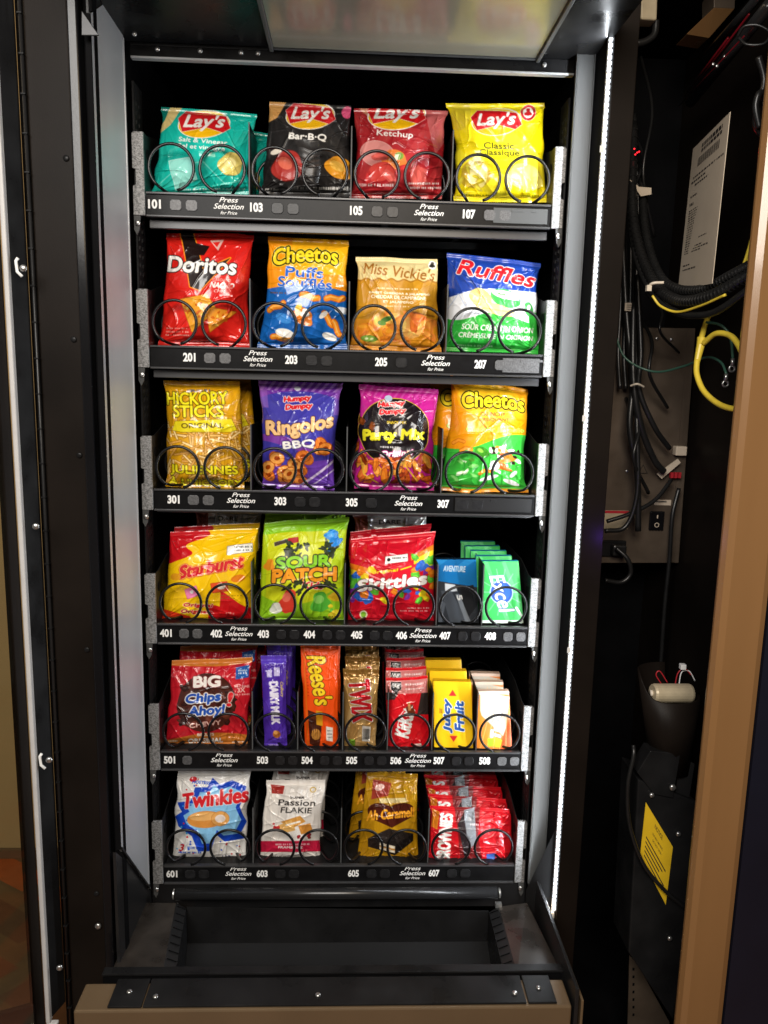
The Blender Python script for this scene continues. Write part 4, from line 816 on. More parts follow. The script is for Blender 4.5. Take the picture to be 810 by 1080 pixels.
# right front edge between snack bay and service bay
XE = at(648, 400, YLED-.012).x
bx('front_edge', 'brownblack', XRO+.0068, XE, YLED-.014, YLED+.03, ZB-.02, 1.62, bevel=.0015)
bx('partition', 'matte', XE-.008, XE-.001, YLED+.031, .50, ZB, 1.62)
# left flange of the body, glossy edge, hinge
xa, xb, xc_, xd = at(109, 400, YSF).x, at(99, 400, YSF).x, at(89, 400, YSF).x, at(45, 400, YSF).x
bx('wall_gap', 'matte', xb, xa, YSF+.012, YSF+.03, ZB, 1.62)
bx('glossy_edge', 'gloss', xc_, xb, YSF-.012, YSF+.035, ZB+.09, 1.62, bevel=.002)
fl = bx('hinge_flange', 'brownblack', xd, xc_-.001, YSF-.006, YSF+.01, ZB+.0, 1.62, bevel=.002)
for px, py in ((70, 167), (78, 358), (84, 480), (92, 685), (102, 942)): p = at(px, py, YSF-.006); MB().disc((p.x, YSF-.0065, p.z), (0, -1, 0), .0042, .002).build('flange_screw', M['black'], fl, smooth=True)
p = at(104, 975, YSF-.006); MB().disc((p.x+.0005, YSF-.0085, p.z), (0, -1, 0), .0052, .004).build('flange_bolt', M['steel'], fl, smooth=True)
xh = at(41, 400, YSF-.01).x
MB().box(xh-.012, xd-.0004, YSF+.002, YSF+.006, ZB, 1.62).build('hinge_leaf', M['matte'], cab)
MB().tube([(xh, YSF-.012, ZB), (xh, YSF-.012, 1.62)], .0026, 8).build('piano_hinge', M['wall'], cab, smooth=True)
for k in range(38): z = ZB+.02+k*.05; MB().box(xh-.0032, xh+.0032, YSF-.0158, YSF-.0085, z, z+.0016).build('hinge_knuckle', M['black'], cab)
# perforated mounting rails
for sx, X0 in ((1, XLW+.004), (-1, XRI-.001)):
    for y0_, y1_ in ((.004, .052),):
        ra = MB().box(min(X0, X0+sx*.003), max(X0, X0+sx*.003), y0_, y1_, -.06, 1.36).build('mounting_rail', M['black'], cab)
        q = MB(); xs = X0+sx*.0032
        for k in range(100):
            z = -.04+k*.0138
            for yy in (.012, .030): q.hexa([(xs, yy, z), (xs, yy+.009, z+.003), (xs, yy+.009, z+.0085), (xs, yy, z+.0055)], [(xs+sx*.0006, yy, z), (xs+sx*.0006, yy+.009, z+.003), (xs+sx*.0006, yy+.009, z+.0085), (xs+sx*.0006, yy, z+.0055)])
        q.build('rail_slot', M['wall'], ra)
# ceiling
zc0 = at(155, 63, 0).z; zc1 = at(155, 45, 0).z
bx('ceiling_lip', 'black', XLW+.004, XRI+.002, -.002, .004, zc0+.004, zc1)
bx('ceiling_lip_edge', 'silver', XLW+.006, XRI+.000, -.006, .006, zc0, zc0+.0035)
q = MB(); q.hexa([(XLW-.02, -.34, zc1+.003), (XRO+.012, -.34, zc1+.003), (XRO+.004, -.0, zc1), (XLW-.0, -.0, zc1)], [(XLW-.02, -.34, zc1+.02), (XRO+.012, -.34, zc1+.02), (XRO+.004, .0, zc1+.02), (XLW, 0, zc1+.02)]); q.build('ceiling_panel', M['black'], cab)
bx('upper_cavity', 'matte', XLW, XRO, .004, .56, zc1+.03, zc1+.04)
pl, pr = at(286, 57, -.004), at(566, 62, -.004)
df = MB().box(pl.x+.004, pr.x-.002, -.33, -.012, zc1-.004, zc1-.0005).build('light_diffuser', M['frost'], cab, bevel=.001)
q = MB().box(pl.x-.002, pl.x+.004, -.33, -.006, zc1-.009, zc1-.0002).box(pr.x-.002, pr.x+.004, -.33, -.006, zc1-.009, zc1-.0002).box(pl.x+.0042, pr.x-.0022, -.0118, -.0065, zc1-.006, zc1-.0002); q.build('diffuser_frame', M['post'], cab, bevel=.001)
for px in (166, 211, 254, 272, 575): p = at(px, 51, -.003); MB().disc((p.x, -.0025, zc1-.010), (0, -1, 0), .004, .003).build('ceiling_screw', M['steel'], cab, smooth=True)
for px, py in ((142, 36), (596, 28)): p = at(px, py, -.05); MB().disc((p.x, -.05, p.z), (0, -1, 0), .0035, .003).build('ceiling_screw', M['steel'], cab, smooth=True)
bx('ceiling_ridge', 'wall', XLW+.006, pl.x-.006, -.0042, -.0022, zc1-.0055, zc1-.0040, bevel=0)
# small triangle added in place of a bright reflection at the upper left
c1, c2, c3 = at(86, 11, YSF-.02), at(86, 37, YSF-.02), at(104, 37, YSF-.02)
MB().slab([c1, c2, c3], (0, .003, 0)).build('corner_reflection', M['lip'], cab, bevel=.0005)
# delivery area
cy = .0
pb0, pb1 = at(186, 943, -.03), at(524, 943, -.03)
MB().tube([(pb0.x, -.03, pb0.z), (pb1.x, -.03, pb0.z)], .0105, 20).build('flap_roller', M['bar'], cab, smooth=True)
for x in (pb0.x-.003, pb1.x+.003): MB().disc((x, -.03, pb0.z), (1 if x > 0 else -1, 0, 0), .009, .004).build('roller_end', M['steel'], cab, smooth=False); MB().box(x-.006, x+.006, -.038, -.03, pb0.z-.026, pb0.z-.018).build('roller_clip', M['steel'], cab)
zk2 = pb0.z
MB().slab([(XLW, .0, zk2+.0), (XRI, .0, zk2), (XRI, .0, zk2-.05), (XLW, .0, zk2-.05)], (0, .003, 0)).build('delivery_flap', M['black'], cab)
YS = -.215
zs = at(350, 1028, YS).z
# sloping ledges either side
lt, lb = at(186, 952, -.035), at(172, 1024, YS); l0, l1 = at(148, 952, -.035), at(118, 1024, YS)
MB().slab([l0, lt, lb, l1], (0, 0, -.004)).build('chute_ledge', M['scuffed'], cab, bevel=.0008)
rt_, rb = at(526, 956, -.035), at(545, 1026, YS); r0, r1 = at(556, 952, -.035), at(592, 1026, YS)
MB().slab([rt_, r0, r1, rb], (0, 0, -.004)).build('chute_ledge', M['scuffed'], cab, bevel=.0008)
for (a, b2, dx) in ((lt, lb, 1), (rt_, rb, -1)):
    e0, e1 = Vector(a), Vector(b2); w0 = Vector((dx*.018, 0, -.012)); ed = MB().slab([e0, e0+w0, e1+w0, e1], (0, 0, -.003)).build('slotted_edge', M['wall'], cab)
    q = MB()
    for k in range(9):
        t = (k+.5)/9; p0 = e0.lerp(e1, t)+w0*.15+Vector((0, 0, .0012)); p1 = e0.lerp(e1, t)+w0*.95+Vector((0, .004, .0012)); q.tube([p0, p1], .0009, 5)
    q.build('slot', M['matte'], ed)
bl, br_ = Vector(lb)+Vector((.018, 0, -.012)), Vector(rb)+Vector((-.018, 0, -.012)); tl_, tr_ = Vector(lt)+Vector((.018, 0, -.012)), Vector(rt_)+Vector((-.018, 0, -.012))
dz = Vector((0, 0, -.16))
MB().slab([tl_, bl, bl+dz, tl_+dz], (-.003, 0, 0)).build('bin_side', M['black'], cab); MB().slab([tr_, br_, br_+dz, tr_+dz], (.003, 0, 0)).build('bin_side', M['black'], cab)
MB().slab([tl_+Vector((0, .002, .0)), tr_+Vector((0, .002, .0)), tr_+Vector((0, .002, -.16)), tl_+Vector((0, .002, -.16))], (0, .003, 0)).build('bin_back', M['black'], cab)
zfl = at(350, 1010, -.06).z
bf = MB().slab([(tl_.x, -.03, zfl+.01), (tr_.x, -.03, zfl+.01), (br_.x, YS, zfl-.02), (bl.x, YS, zfl-.02)], (0, 0, -.003)).build('bin_floor', M['wall'], cab)
p0, p1 = at(108, 1028, YS-.012), at(600, 1030, YS-.012)
MB().hexa([(p0.x, YS-.016, p0.z-.0), (p1.x, YS-.016, p0.z), (p1.x, YS, p0.z), (p0.x, YS, p0.z)], [(p0.x, YS-.016, p0.z+.004), (p1.x, YS-.016, p0.z+.004), (p1.x, YS, p0.z+.004), (p0.x, YS, p0.z+.004)]).build('sill_edge', M['black'], cab, bevel=.001)
bx('sill_front', 'matte', p0.x, p1.x, YS-.012, YS-.004, p0.z-.06, p0.z-.001)
# champagne base with black plates
YB0, YB1 = -.30, -.245
zb = at(350, 1064, YB0).z; pL, pR = at(77, 1064, YB0), at(603, 1066, YB0)
bx('base_front', 'beige', pL.x, pR.x, YB0, YB1, zb-.14, zb, bevel=.003)
for (xa_, xb_, nm) in ((at(112, 1064, YB0).x, at(148, 1064, YB0).x, 'hinge_plate'), (at(149.5, 1064, YB0).x, at(556, 1064, YB0).x, 'sill_plate'), (at(558, 1064, YB0).x, at(588, 1064, YB0).x, 'hinge_plate')):
    pp = MB().box(xa_, xb_, YB0+.004, YB1+.004, zb+.0005, zb+.004).build(nm, M['black'], cab, bevel=.001)
    q = MB(); n = 2 if nm == 'hinge_plate' else 4
    xs = [(xa_+xb_)/2] if n == 2 else [xa_+.015, xa_+(xb_-xa_)*.45, xb_-.015]
    for k, x in enumerate(xs): MB().disc((x, (YB0+YB1)/2+(.004 if n == 2 else -.006), zb+.004), (0, 0, 1), .0042, .003).build('plate_screw', M['steel'], pp, smooth=True)
bx('base_side_rail', 'wall', pR.x+.004, pR.x+.010, -.30, .2, zb-.12, zb+.03)
bx('base_side_rail', 'beige', pR.x+.014, pR.x+.018, -.30, .2, zb-.12, zb+.01)

# ------------------------------------------------------------------ glass door swung open on the left
door = thing('glass_door', 'open black framed glass door with a white gasket at the far left', 'door', (at(50, 1000, YSF-.02).x, YSF-.02, -.30))
h0 = Vector((xh-.004, YSF-.02, 0)); g0 = at(40, 800, YSF-.045); g1 = at(28, 800, YSF-.062)
def vslab(nm, m, A, B, za, zb_, th, par, bevel=.001):
    A, B = Vector(A), Vector(B); d = (B-A).normalized(); nrm = Vector((-d.y, d.x, 0))*th
    return MB().slab([(A.x, A.y, za), (B.x, B.y, za), (B.x, B.y, zb_), (A.x, A.y, zb_)], nrm).build(nm, M[m], par, bevel=bevel)
A0 = Vector((xh-.0035, YSF-.018, 0)); A1 = at(31, 640, YSF-.05); A2 = at(25, 640, YSF-.052); A3 = at(12, 640, YSF-.075)
ZD0 = at(60, 1068, YSF-.04).z; ZD1 = 1.66
fr_ = vslab('door_frame', 'black', (A0.x, A0.y, 0), (A1.x, A1.y, 0), ZD0, ZD1, -.012, door, .002)
MB().box(A2.x, A1.x-.0005, A2.y-.006, A2.y+.012, ZD0-.004, ZD1).box(A2.x, A0.x, A2.y-.006, A2.y+.004, ZD0-.010, ZD0-.0045).build('door_gasket', M['gasket'], door, bevel=.002)
vslab('outer_frame', 'brownblack', (A2.x-.0005, A2.y-.004, 0), (A3.x, A3.y, 0), ZD0-.02, ZD1, -.01, door, .002)
A4 = Vector((A3.x-.25, A3.y-.10, 0))
vslab('door_pane', 'glass', (A3.x, A3.y-.006, 0), (A4.x, A4.y-.006, 0), ZD0+.01, ZD1, .004, door, 0)
vslab('bottom_rail', 'black', (A3.x-.0005, A3.y-.0005, 0), (A4.x, A4.y, 0), ZD0-.012, ZD0+.046, -.01, door, .002)
vslab('rail_trim', 'wall', (A3.x-.0005, A3.y-.012, 0), (A4.x, A4.y-.012, 0), ZD0-.016, ZD0-.0125, -.01, door, .001)
for py in (272, 795):
    c = at(19 if py == 272 else 44, py, YSF-.05); q = MB().tube([c, c+Vector((-.003, 0, -.004)), c+Vector((-.002, 0, -.018)), c+Vector((.004, 0, -.024))], .0022, 8); q.build('door_clip', M['white'], door, smooth=True)
for px, py in ((25, 283), (38, 555), (52, 801), (63, 1020)):
    c = at(px, py, YSF-.048); MB().disc(c, (0.2, -1, 0), .0048, .004).build('door_screw', M['steel'], door, smooth=True)

# ------------------------------------------------------------------ room beyond
ZF = -.62
YW = .64
for _ in range(80):
    YW += .01
    if at(10, 905, YW).z < ZF: break
fo = MB().box(-4, 4, -3, YW, ZF-.05, ZF).build('floor', M['floor'], None); fo['kind'] = 'structure'
wo = MB().box(-3.0, XLW-.105, YW+.001, YW+.06, ZF, 2.4).build('room_wall', M['room'], None); tag(wo, 'plain tan wall of the room beyond the glass door', 'wall')
bo = MB().box(-3.0, XLW-.105, YW-.014, YW, ZF+.001, ZF+.03).build('baseboard', M['beige'], None); tag(bo, 'pale baseboard strip where the tan wall meets the floor', 'baseboard')
tag(MB().box(XLW-.1, XLW-.02, YSF+.012, .62, -.62, 1.62).build('cabinet_shell', M['matte'], cab))
MB().box(XLW-.02, .98, .59, .62, -.62, 1.62).build('cabinet_shell', M['matte'], cab)
MB().box(XLW-.1, .98, -.0, .62, 1.622, 1.65).build('cabinet_shell', M['matte'], cab)

# ------------------------------------------------------------------ service bay on the right
XW = .735
bay = thing('service_bay', 'dark service compartment with black walls to the right of the trays', 'compartment', (XE, .1, -.30))
MB().box(XE, .80, .50, .51, -.62, 1.62).build('back_wall', M['matte'], bay)
MB().box(XE, .80, -.20, .4995, -.50, -.49).build('floor_panel', M['matte'], bay)
sw = MB().box(XW, XW+.01, -.10, .4995, -.62, 1.62).build('side_wall', M['brownblack'], bay)
MB().box(XW-.012, XW-.001, -.02, .0, -.55, 1.2).build('wall_rib', M['black'], bay, bevel=.002)
# tan outer door edge in front
Yp = -.22; tx0, tx1 = at(783, 400, Yp).x, at(773, 1000, Yp).x
td = thing('tan_cabinet_door', 'glossy tan outer door of the machine standing open at the right edge', 'door', (tx0, Yp, -.62))
MB().box(tx0, tx1, Yp, Yp+.03, -.62, 1.7).build('door_edge', M['tan'], td, bevel=.013)
MB().box(tx1+.001, tx1+.25, Yp+.004, Yp+.03, -.62, 1.7).build('inner_panel', M['navy'], td)
# instruction sheet on the open inner door
def quad_sheet(nm, lab, cat, m, TL, TR, BL, BR, th=.0008, parent=None):
    TL, TR, BL, BR = map(Vector, (TL, TR, BL, BR)); n = (TR-TL).cross(BL-TL).normalized()
    if n.dot(CAM-TL) < 0: n = -n
    base = (BL+BR)/2
    if parent is None: parent = thing(nm, lab, cat, base); nm = 'sheet'
    MB().slab([TL, BL, BR, TR], -n*th).build(nm, M[m], parent); return parent, (TL, TR, BL, BR, n)
sh, S = quad_sheet('instruction_sheet', 'cream printed sheet of small type taped inside the dark service bay', 'paper sheet', 'paper', at(731, 157, .12), at(770, 118, -.10), at(715, 306, .12), at(751, 299, -.10))
def sheet_text(par, S, rows, m, seed, nm='printed_text'):
    TL, TR, BL, BR, n = S; q = MB(); r = random.Random(seed)
    for (u0, u1, v, h) in rows:
        u = u0
        while u < u1:
            w = min(r.uniform(.02, .07), u1-u)
            def P(a, b): return (TL.lerp(TR, a)).lerp(BL.lerp(BR, a), b)+n*.0004
            q.add([P(u, v), P(u, v+h), P(u+w, v+h), P(u+w, v)], [(0, 1, 2, 3)]); u += w+.018
    return q.build(nm, M[m], par)
rows = [(.3, .85, .03, .025), (.3, .85, .065, .02)]+[(.12, .95, .22, .012), (.08, .5, .25, .012), (.2, .7, .28, .012), (.55, .75, .33, .012), (.1, .3, .35, .012), (.1, .22, .4, .02)]+[(.1, .1+.2+.5*random.random(), .45+.0165*k, .008) for k in range(19)]+[(.1, .3, .83, .01), (.1, .5, .86, .01)]
sheet_text(sh, S, rows, 'ink', 4)
TL, TR, BL, BR, n = S; q = MB()
for k in range(20):
    u = .22+.03*k; P = lambda a, b: (TL.lerp(TR, a)).lerp(BL.lerp(BR, a), b)+n*.0004; q.add([P(u, .11), P(u, .165), P(u+.014+.006*(k % 2), .165), P(u+.014+.006*(k % 2), .11)], [(0, 1, 2, 3)])
q.build('barcode', M['ink'], sh)
# power supply housing
YP = .30
ps = thing('power_supply', 'grey beige metal power box with rocker switch behind the cables', 'power supply', (at(690, 595, YP).x, YP, at(690, 595, YP).z))
a, b, c = at(640, 345, YP), at(734, 345, YP), at(717, 594, YP)
a2 = at(640, 594, YP)
zb1 = at(690, 520, YP).z
MB().slab([at(640, 345, YP), at(734, 346, YP), at(716, 594, YP), at(625, 594, YP)], (0, .12, 0)).build('housing', M['psu'], ps, bevel=.002)
MB().slab([at(725, 347, YP-.002), at(729, 347, YP-.002), at(711, 593, YP-.002), at(707, 593, YP-.002)], (0, .003, 0)).build('housing_fold', M['psu'], ps)
c = at(692, 549, YP-.001); sww = MB().box(c.x-.016, c.x+.016, YP-.006, YP-.0005, c.z-.021, c.z+.021).build('rocker_switch', M['gloss'], ps, bevel=.002)
q = MB().box(c.x-.0012, c.x+.0012, YP-.0072, YP-.0065, c.z+.006, c.z+.013); q.tube([(c.x+.0045*math.cos(k*math.pi/8), YP-.0068, c.z-.009+.0045*math.sin(k*math.pi/8)) for k in range(17)], .0009, 5); q.build('switch_mark', M['paper'], sww)
c = at(646, 578, YP-.001); so = MB().box(c.x-.028, c.x+.028, YP-.008, YP-.0005, c.z-.018, c.z+.018).build('power_socket', M['black'], ps, bevel=.003)
MB().box(c.x-.008, c.x+.022, YP-.03, YP-.0085, c.z-.012, c.z+.012).build('plug', M['cable'], so, bevel=.004)
for px, py in ((661, 497), (695, 415), (708, 358), (693, 357)): MB().disc(at(px, py, YP-.001), (0, -1, 0), .0035, .002).build('housing_screw', M['steel'], ps, smooth=True)
c = at(699, 530, YP-.001); lb_ = MB().box(c.x-.018, c.x+.018, YP-.0015, YP-.0003, c.z-.006, c.z+.006).build('warning_label', M['paper'], ps); MB().box(c.x-.015, c.x+.008, YP-.0022, YP-.0016, c.z+.0005, c.z+.003).build('label_text', M['ink'], lb_)
c = at(650, 548, YP-.001); lb_ = MB().box(c.x-.026, c.x+.026, YP-.0015, YP-.0003, c.z-.02, c.z+.020).build('warning_label', M['motor'], ps)
MB().box(c.x-.026, c.x+.026, YP-.0022, YP-.0016, c.z+.014, c.z+.0195).build('label_band', M['red'], lb_)
c = at(678, 495, YP-.001); q = MB(); tri = [c+Vector(v) for v in ((-.010, -.001, -.008), (.010, -.001, -.008), (0, -.001, .010), (-.010, -.001, -.008))]; q.tube(tri, .0009, 5); q.build('warning_triangle', M['ink'], ps)
c = at(715, 475, YP-.001); MB().box(c.x-.012, c.x+.012, YP-.02, YP-.0005, c.z-.010, c.z+.010).build('connector', M['paper'], ps, bevel=.002)
q = MB().slab([at(693, 500, YP-.02), at(715, 484, YP-.02), at(718, 488, YP-.02), at(698, 505, YP-.02)], (0, .004, 0)); q.build('cable_flag', M['paper'], ps)
q = MB()
for k in range(3): p = at(708+4*k, 501, YP-.015); q.box(p.x-.003, p.x+.003, YP-.02, YP-.012, p.z-.006, p.z+.006)
q.build('connector_pin', M['red'], ps)
# cables
def cable(nm, lab, cat, pts, r, m, ribs=False, group=None, n=10):
    P = [at(*p) for p in pts]; path = catmull(P, n)
    q = MB(); q.tube(path, r, 9); root = q.build(nm, M[m], None, smooth=True); tag(root, lab, cat, group)
    if ribs:
        path = catmull(P, 26); w = MB()
        for i in range(2, len(path)-2, 2):
            w.tube([path[i], path[i].lerp(path[i+1], .5)], r*1.16, 9)
        w.build('cable_ridge', M[m], root)
    return root
CB = 'cable'
cable('corrugated_cable', 'thick black corrugated cable hose sweeping across the service bay', CB, [(668, 130, .25), (668, 230, .18), (685, 290, .1), (712, 316, .02), (750, 312, -.08), (800, 283, -.16), (830, 262, -.18)], .0085, 'cable', True)
cable('corrugated_cable', 'second corrugated black hose running just above the sweeping one', CB, [(676, 180, .25), (682, 250, .17), (700, 296, .08), (735, 306, -.02), (775, 288, -.12), (820, 262, -.18)], .007, 'cable', True)
cable('power_cable', 'smooth black cable under the corrugated hoses', CB, [(662, 200, .22), (672, 275, .14), (700, 322, .05), (745, 332, -.06), (790, 305, -.15), (830, 275, -.18)], .006, 'cable')
cable('ground_wire', 'thin yellow green wire curving beneath the corrugated hoses', 'wire', [(688, 312, .04), (697, 323, .03), (715, 329, .0), (740, 322, -.06), (765, 311, -.12)], .0022, 'yellow')
cable('black_cable', 'long black cable hanging down in front of the power box', CB, [(655, 200, .3), (660, 320, .27), (667, 400, .25), (664, 450, .24), (672, 500, .24), (673, 560, .24)], .0065, 'cable')
cable('black_cable', 'black cable crossing the power box and looping at its left', CB, [(664, 330, .27), (670, 410, .25), (672, 460, .235), (672, 520, .23), (660, 555, .23), (638, 560, .23)], .005, 'cable')
cable('black_cable', 'black cable running down to the white connector', CB, [(672, 290, .26), (676, 370, .24), (674, 410, .24), (690, 450, .24), (706, 473, .26)], .0055, 'cable')
cable('black_cable', 'black cable bending to the lower connector', CB, [(668, 320, .26), (668, 400, .24), (676, 450, .24), (690, 485, .25), (700, 497, .26)], .007, 'cable')
cable('black_cable', 'black cable slanting down left from the lower connector', CB, [(708, 506, .27), (690, 528, .25), (664, 542, .24), (640, 550, .24)], .0045, 'cable')
cable('black_cable', 'black cable falling from the power box to the floor of the bay', CB, [(716, 515, .28), (709, 545, .27), (706, 590, .27), (701, 640, .27), (697, 700, .27), (695, 730, .25)], .0045, 'cable')
cable('black_cable', 'black cable loop hanging under the plug', CB, [(650, 578, .26), (662, 590, .25), (665, 605, .25), (655, 614, .25), (638, 612, .25)], .005, 'cable')
for i, (xa_, ya_, xb_, yb_, wd) in enumerate(((676, 60, 690, 250, 'highest'), (672, 330, 704, 430, 'middle'), (660, 420, 684, 520, 'lowest'), (682, 310, 716, 372, 'shortest'), (668, 140, 676, 240, 'rearmost'))):
    cable('loose_wire', wd+' loose black wire bowing out of the cable tangle', 'wire', [(xa_, ya_, .3), (xa_+(xb_-xa_)*.2+9, ya_+(yb_-ya_)*.3, .24), (xa_+(xb_-xa_)*.6-6, ya_+(yb_-ya_)*.65, .22), (xb_, yb_, .27)], .0028+.0006*(i % 3), 'cable')
for i, px in enumerate((652, 658, 664, 671)):
    cable('wire_bundle_strand', ['leftmost', 'second', 'third', 'rightmost'][i]+' strand of the vertical black wire bundle beside the led strip', 'wire', [(px-2, 120, .32), (px-1+i, 220, .31), (px+3-i, 300, .3), (px, 370, .29), (px+2, 410, .27)], .0045, 'cable')
cable('ground_wire', 'thin dark green wire drooping across the power box', 'wire', [(648, 350, .22), (660, 378, .2), (690, 392, .18), (722, 386, .12), (745, 377, .05), (760, 382, 0), (766, 394, -.02)], .0022, 'green')
cable('ground_wire', 'short dark green wire hanging beside the yellow splitter', 'wire', [(745, 340, .0), (760, 343, -.02), (770, 355, -.03), (773, 378, -.03)], .0024, 'green')
for c, k in (((773, 378, -.03), 'upper'), ((766, 394, -.02), 'lower')):
    p = at(*c); t = thing('ring_terminal', 'shiny metal ring terminal at the end of the %s green wire' % k, 'terminal', p)
    MB().tube([p, p+Vector((0, 0, -.012))], .0035, 8).build('crimp', M['steel'], t, smooth=True)
    MB().tube([p+Vector((.005*math.cos(a*math.pi/6), 0, -.017+.005*math.sin(a*math.pi/6))) for a in range(13)], .0018, 7).build('ring', M['steel'], t, smooth=True)
yc = thing('yellow_splitter_cable', 'bright yellow splitter cable looping out of the service bay', 'cable', at(737, 380, -.02))
for pts in ([(748, 332, .02), (743, 345, 0), (739, 360, -.01)], [(735, 380, -.02), (735, 395, -.03), (742, 412, -.05), (756, 425, -.09), (772, 431, -.13), (785, 430, -.15)], [(742, 362, -.02), (755, 352, -.05), (770, 354, -.08), (780, 366, -.11), (786, 382, -.14)]):
    MB().tube(catmull([at(*p) for p in pts]), .0048, 9).build('yellow_strand', M['yellow'], yc, smooth=True)
q = MB(); q.tube([at(741, 356, -.015), at(739, 364, -.015), at(735, 382, -.02)], .0075, 12, rfun=lambda t: 1.15-.5*t); q.build('splitter_body', M['yellow'], yc, bevel=.001)
for i in range(3):
    cable('yellow_wire', ['leftmost', 'middle', 'rightmost'][i]+' yellow wire rising beside the tan door', 'wire', [(778+4*i, 292, -.12), (786+2*i, 275, -.13), (793+i, 250, -.14), (796, 225, -.15)], .0026, 'yellow')
c = at(691, 303, .06); tt = thing('zip_tie', 'white zip tie around the corrugated hoses', 'zip tie', c); MB().tube(catmull([at(683, 305, .05), at(688, 299, .035), at(700, 298, .03)]), .0026, 8).build('strap', M['tie'], tt, smooth=True); p = at(684, 304, .04); MB().box(p.x-.004, p.x+.004, p.y-.004, p.y+.004, p.z-.005, p.z+.005).build('tie_head', M['tie'], tt)
c = at(672, 407, .22); tt = thing('zip_tie', 'white zip tie around the hanging cables in front of the power box', 'zip tie', c); MB().tube(catmull([at(665, 407, .22), at(672, 405, .21), at(679, 408, .22)]), .0022, 8).build('strap', M['tie'], tt, smooth=True)
p = at(665, 324, .26); lbt = thing('cable_tag', 'small pale tag wrapped round the wire bundle', 'tag', p); MB().box(p.x-.013, p.x+.013, .255, .258, p.z-.008, p.z+.008).build('tag_paper', M['paper'], lbt); q = MB()
for k in range(3): q.box(p.x-.01, p.x+.008, .2538, .2545, p.z-.005+k*.004, p.z-.004+k*.004)
q.build('tag_text', M['ink'], lbt)
tag(MB().slab([at(664, 189, .2), at(674, 197, .2), at(687, 198, .2), at(687, 205, .2), at(676, 207, .2)], (0, .001, 0)).build('cable_flag', M['paper']), 'torn pale flag label sticking out of the wire bundle', 'tag')
# coin mechanism: cup, motor, housing with notice
cm = thing('coin_mechanism', 'black coin mechanism box with a curved cup on top and a yellow notice', 'coin mechanism', at(700, 1050, .0))
Yc = .0
cup = MB(); rim = []; low = []
for k in range(15):
    t = k/14; ang = math.pi*(1.05-1.1*t)
    rim.append((t, ang))
ctr = at(705, 722, Yc); cb = at(706, 812, Yc)
vs = []; R0, R1 = .055, .034
for lvl, (cc, RR) in enumerate(((ctr, R0), (cb, R1))):
    for k in range(21):
        a_ = math.pi*(.45+1.6*k/20); tt_ = min(1, max(0, (a_/math.pi-.95)/.35)); zoff = (.045*(1-tt_*tt_*(3-2*tt_))-.018) if lvl == 0 else 0
        vs.append(cc+Vector((RR*math.cos(a_), RR*.8*math.sin(a_), zoff)))
fs = [(k, k+1, 22+k, 21+k) for k in range(20)]
cupo = MB().add(vs, fs).build('curved_cup', M['brownblack'], cm, smooth=True); md = cupo.modifiers.new('thick', 'SOLIDIFY'); md.thickness = .003
m0, m1 = at(688, 731, -.005), at(729, 731, .0)
mo = thing('motor', 'pale cylindrical motor lying in the black curved cup', 'motor', m0)
MB().tube([m0, m0+(m1-m0)*.06, m1-(m1-m0)*.06, m1], .0175, 22, rfun=lambda t: .9 if t in (0, 1) else 1).build('motor_can', M['motor'], mo, smooth=False, bevel=.001)
MB().tube([m0+Vector((-.004, 0, 0)), m0], .006, 12).build('motor_shaft_collar', M['tie'], mo, smooth=True)
for pts, mm in (([(698, 722, .01), (692, 712, .01), (696, 708, .01), (704, 720, .01)], 'red'), ([(712, 722, .02), (715, 710, .02), (722, 705, .02), (729, 712, .02)], 'red'), ([(716, 722, .02), (719, 709, .02), (727, 708, .02), (733, 718, .02)], 'white')):
    MB().tube(catmull([at(*p) for p in pts]), .0011, 6).build('motor_lead', M[mm], mo, smooth=True)
p = at(720, 703, .015); MB().box(p.x-.005, p.x+.005, .01, .02, p.z-.005, p.z+.005).build('motor_plug', M['white'], mo, bevel=.001)
q = MB().slab([at(686, 792, -.035), at(718, 795, -.035), at(710, 842, -.035), at(690, 838, -.035), at(672, 815, -.035)], (0, .035, 0)); q.build('cup_bracket', M['black'], cm, bevel=.0015)
MB().slab([at(718, 797, -.02), at(733, 806, -.02), at(727, 843, -.02), at(712, 840, -.02)], (0, .004, 0)).build('side_flap', M['wall'], cm, bevel=.001)
MB().slab([at(673, 822, -.03), at(735, 846, -.03), at(722, 1000, -.03), at(710, 1076, -.03), at(663, 1005, -.03)], (0, .09, 0)).build('mechanism_box', M['black'], cm, bevel=.003)
for px, py, r_ in ((687, 838, .0048), (715, 879, .0048), (706, 989, .0048), (709, 830, .0062)): MB().disc(at(px, py, -.0312 if r_ < .006 else -.036), (0, -1, 0), r_, .005).build('mechanism_screw', M['steel'], cm, smooth=True)
TLn, TRn, BLn, BRn = at(681, 846, -.0312), at(709.5, 893, -.0312), at(675, 902, -.0312), at(702, 954, -.0312)
nl = MB().slab([TLn, BLn, BRn, TRn], (0, -.0008, 0)).build('notice_label', M['notice'], cm)
ex = (TRn-TLn).normalized(); ez = (TLn-BLn).normalized()
q = MB(); cc = TLn.lerp(BRn, .5)
def NP(u, v): return TLn.lerp(TRn, u).lerp(BLn.lerp(BRn, u), v)+Vector((0, -.0011, 0))
sign_text(q, 'NOTICE', NP(.5, .13), ex, ez, .030, .009, grow=.0006)
sign_text(q, 'CONTAINS COMPONENTS', NP(.5, .30), ex, ez, .040, .005, grow=.0003); sign_text(q, 'DO NOT OPEN', NP(.5, .40), ex, ez, .034, .005, grow=.0003)
for k in range(5):
    v = .52+.085*k; q.add([NP(.12, v), NP(.12, v+.03), NP(.86-.1*(k % 3), v+.03), NP(.86-.1*(k % 3), v)], [(0, 1, 2, 3)])
q.build('notice_text', M['ink'], nl)
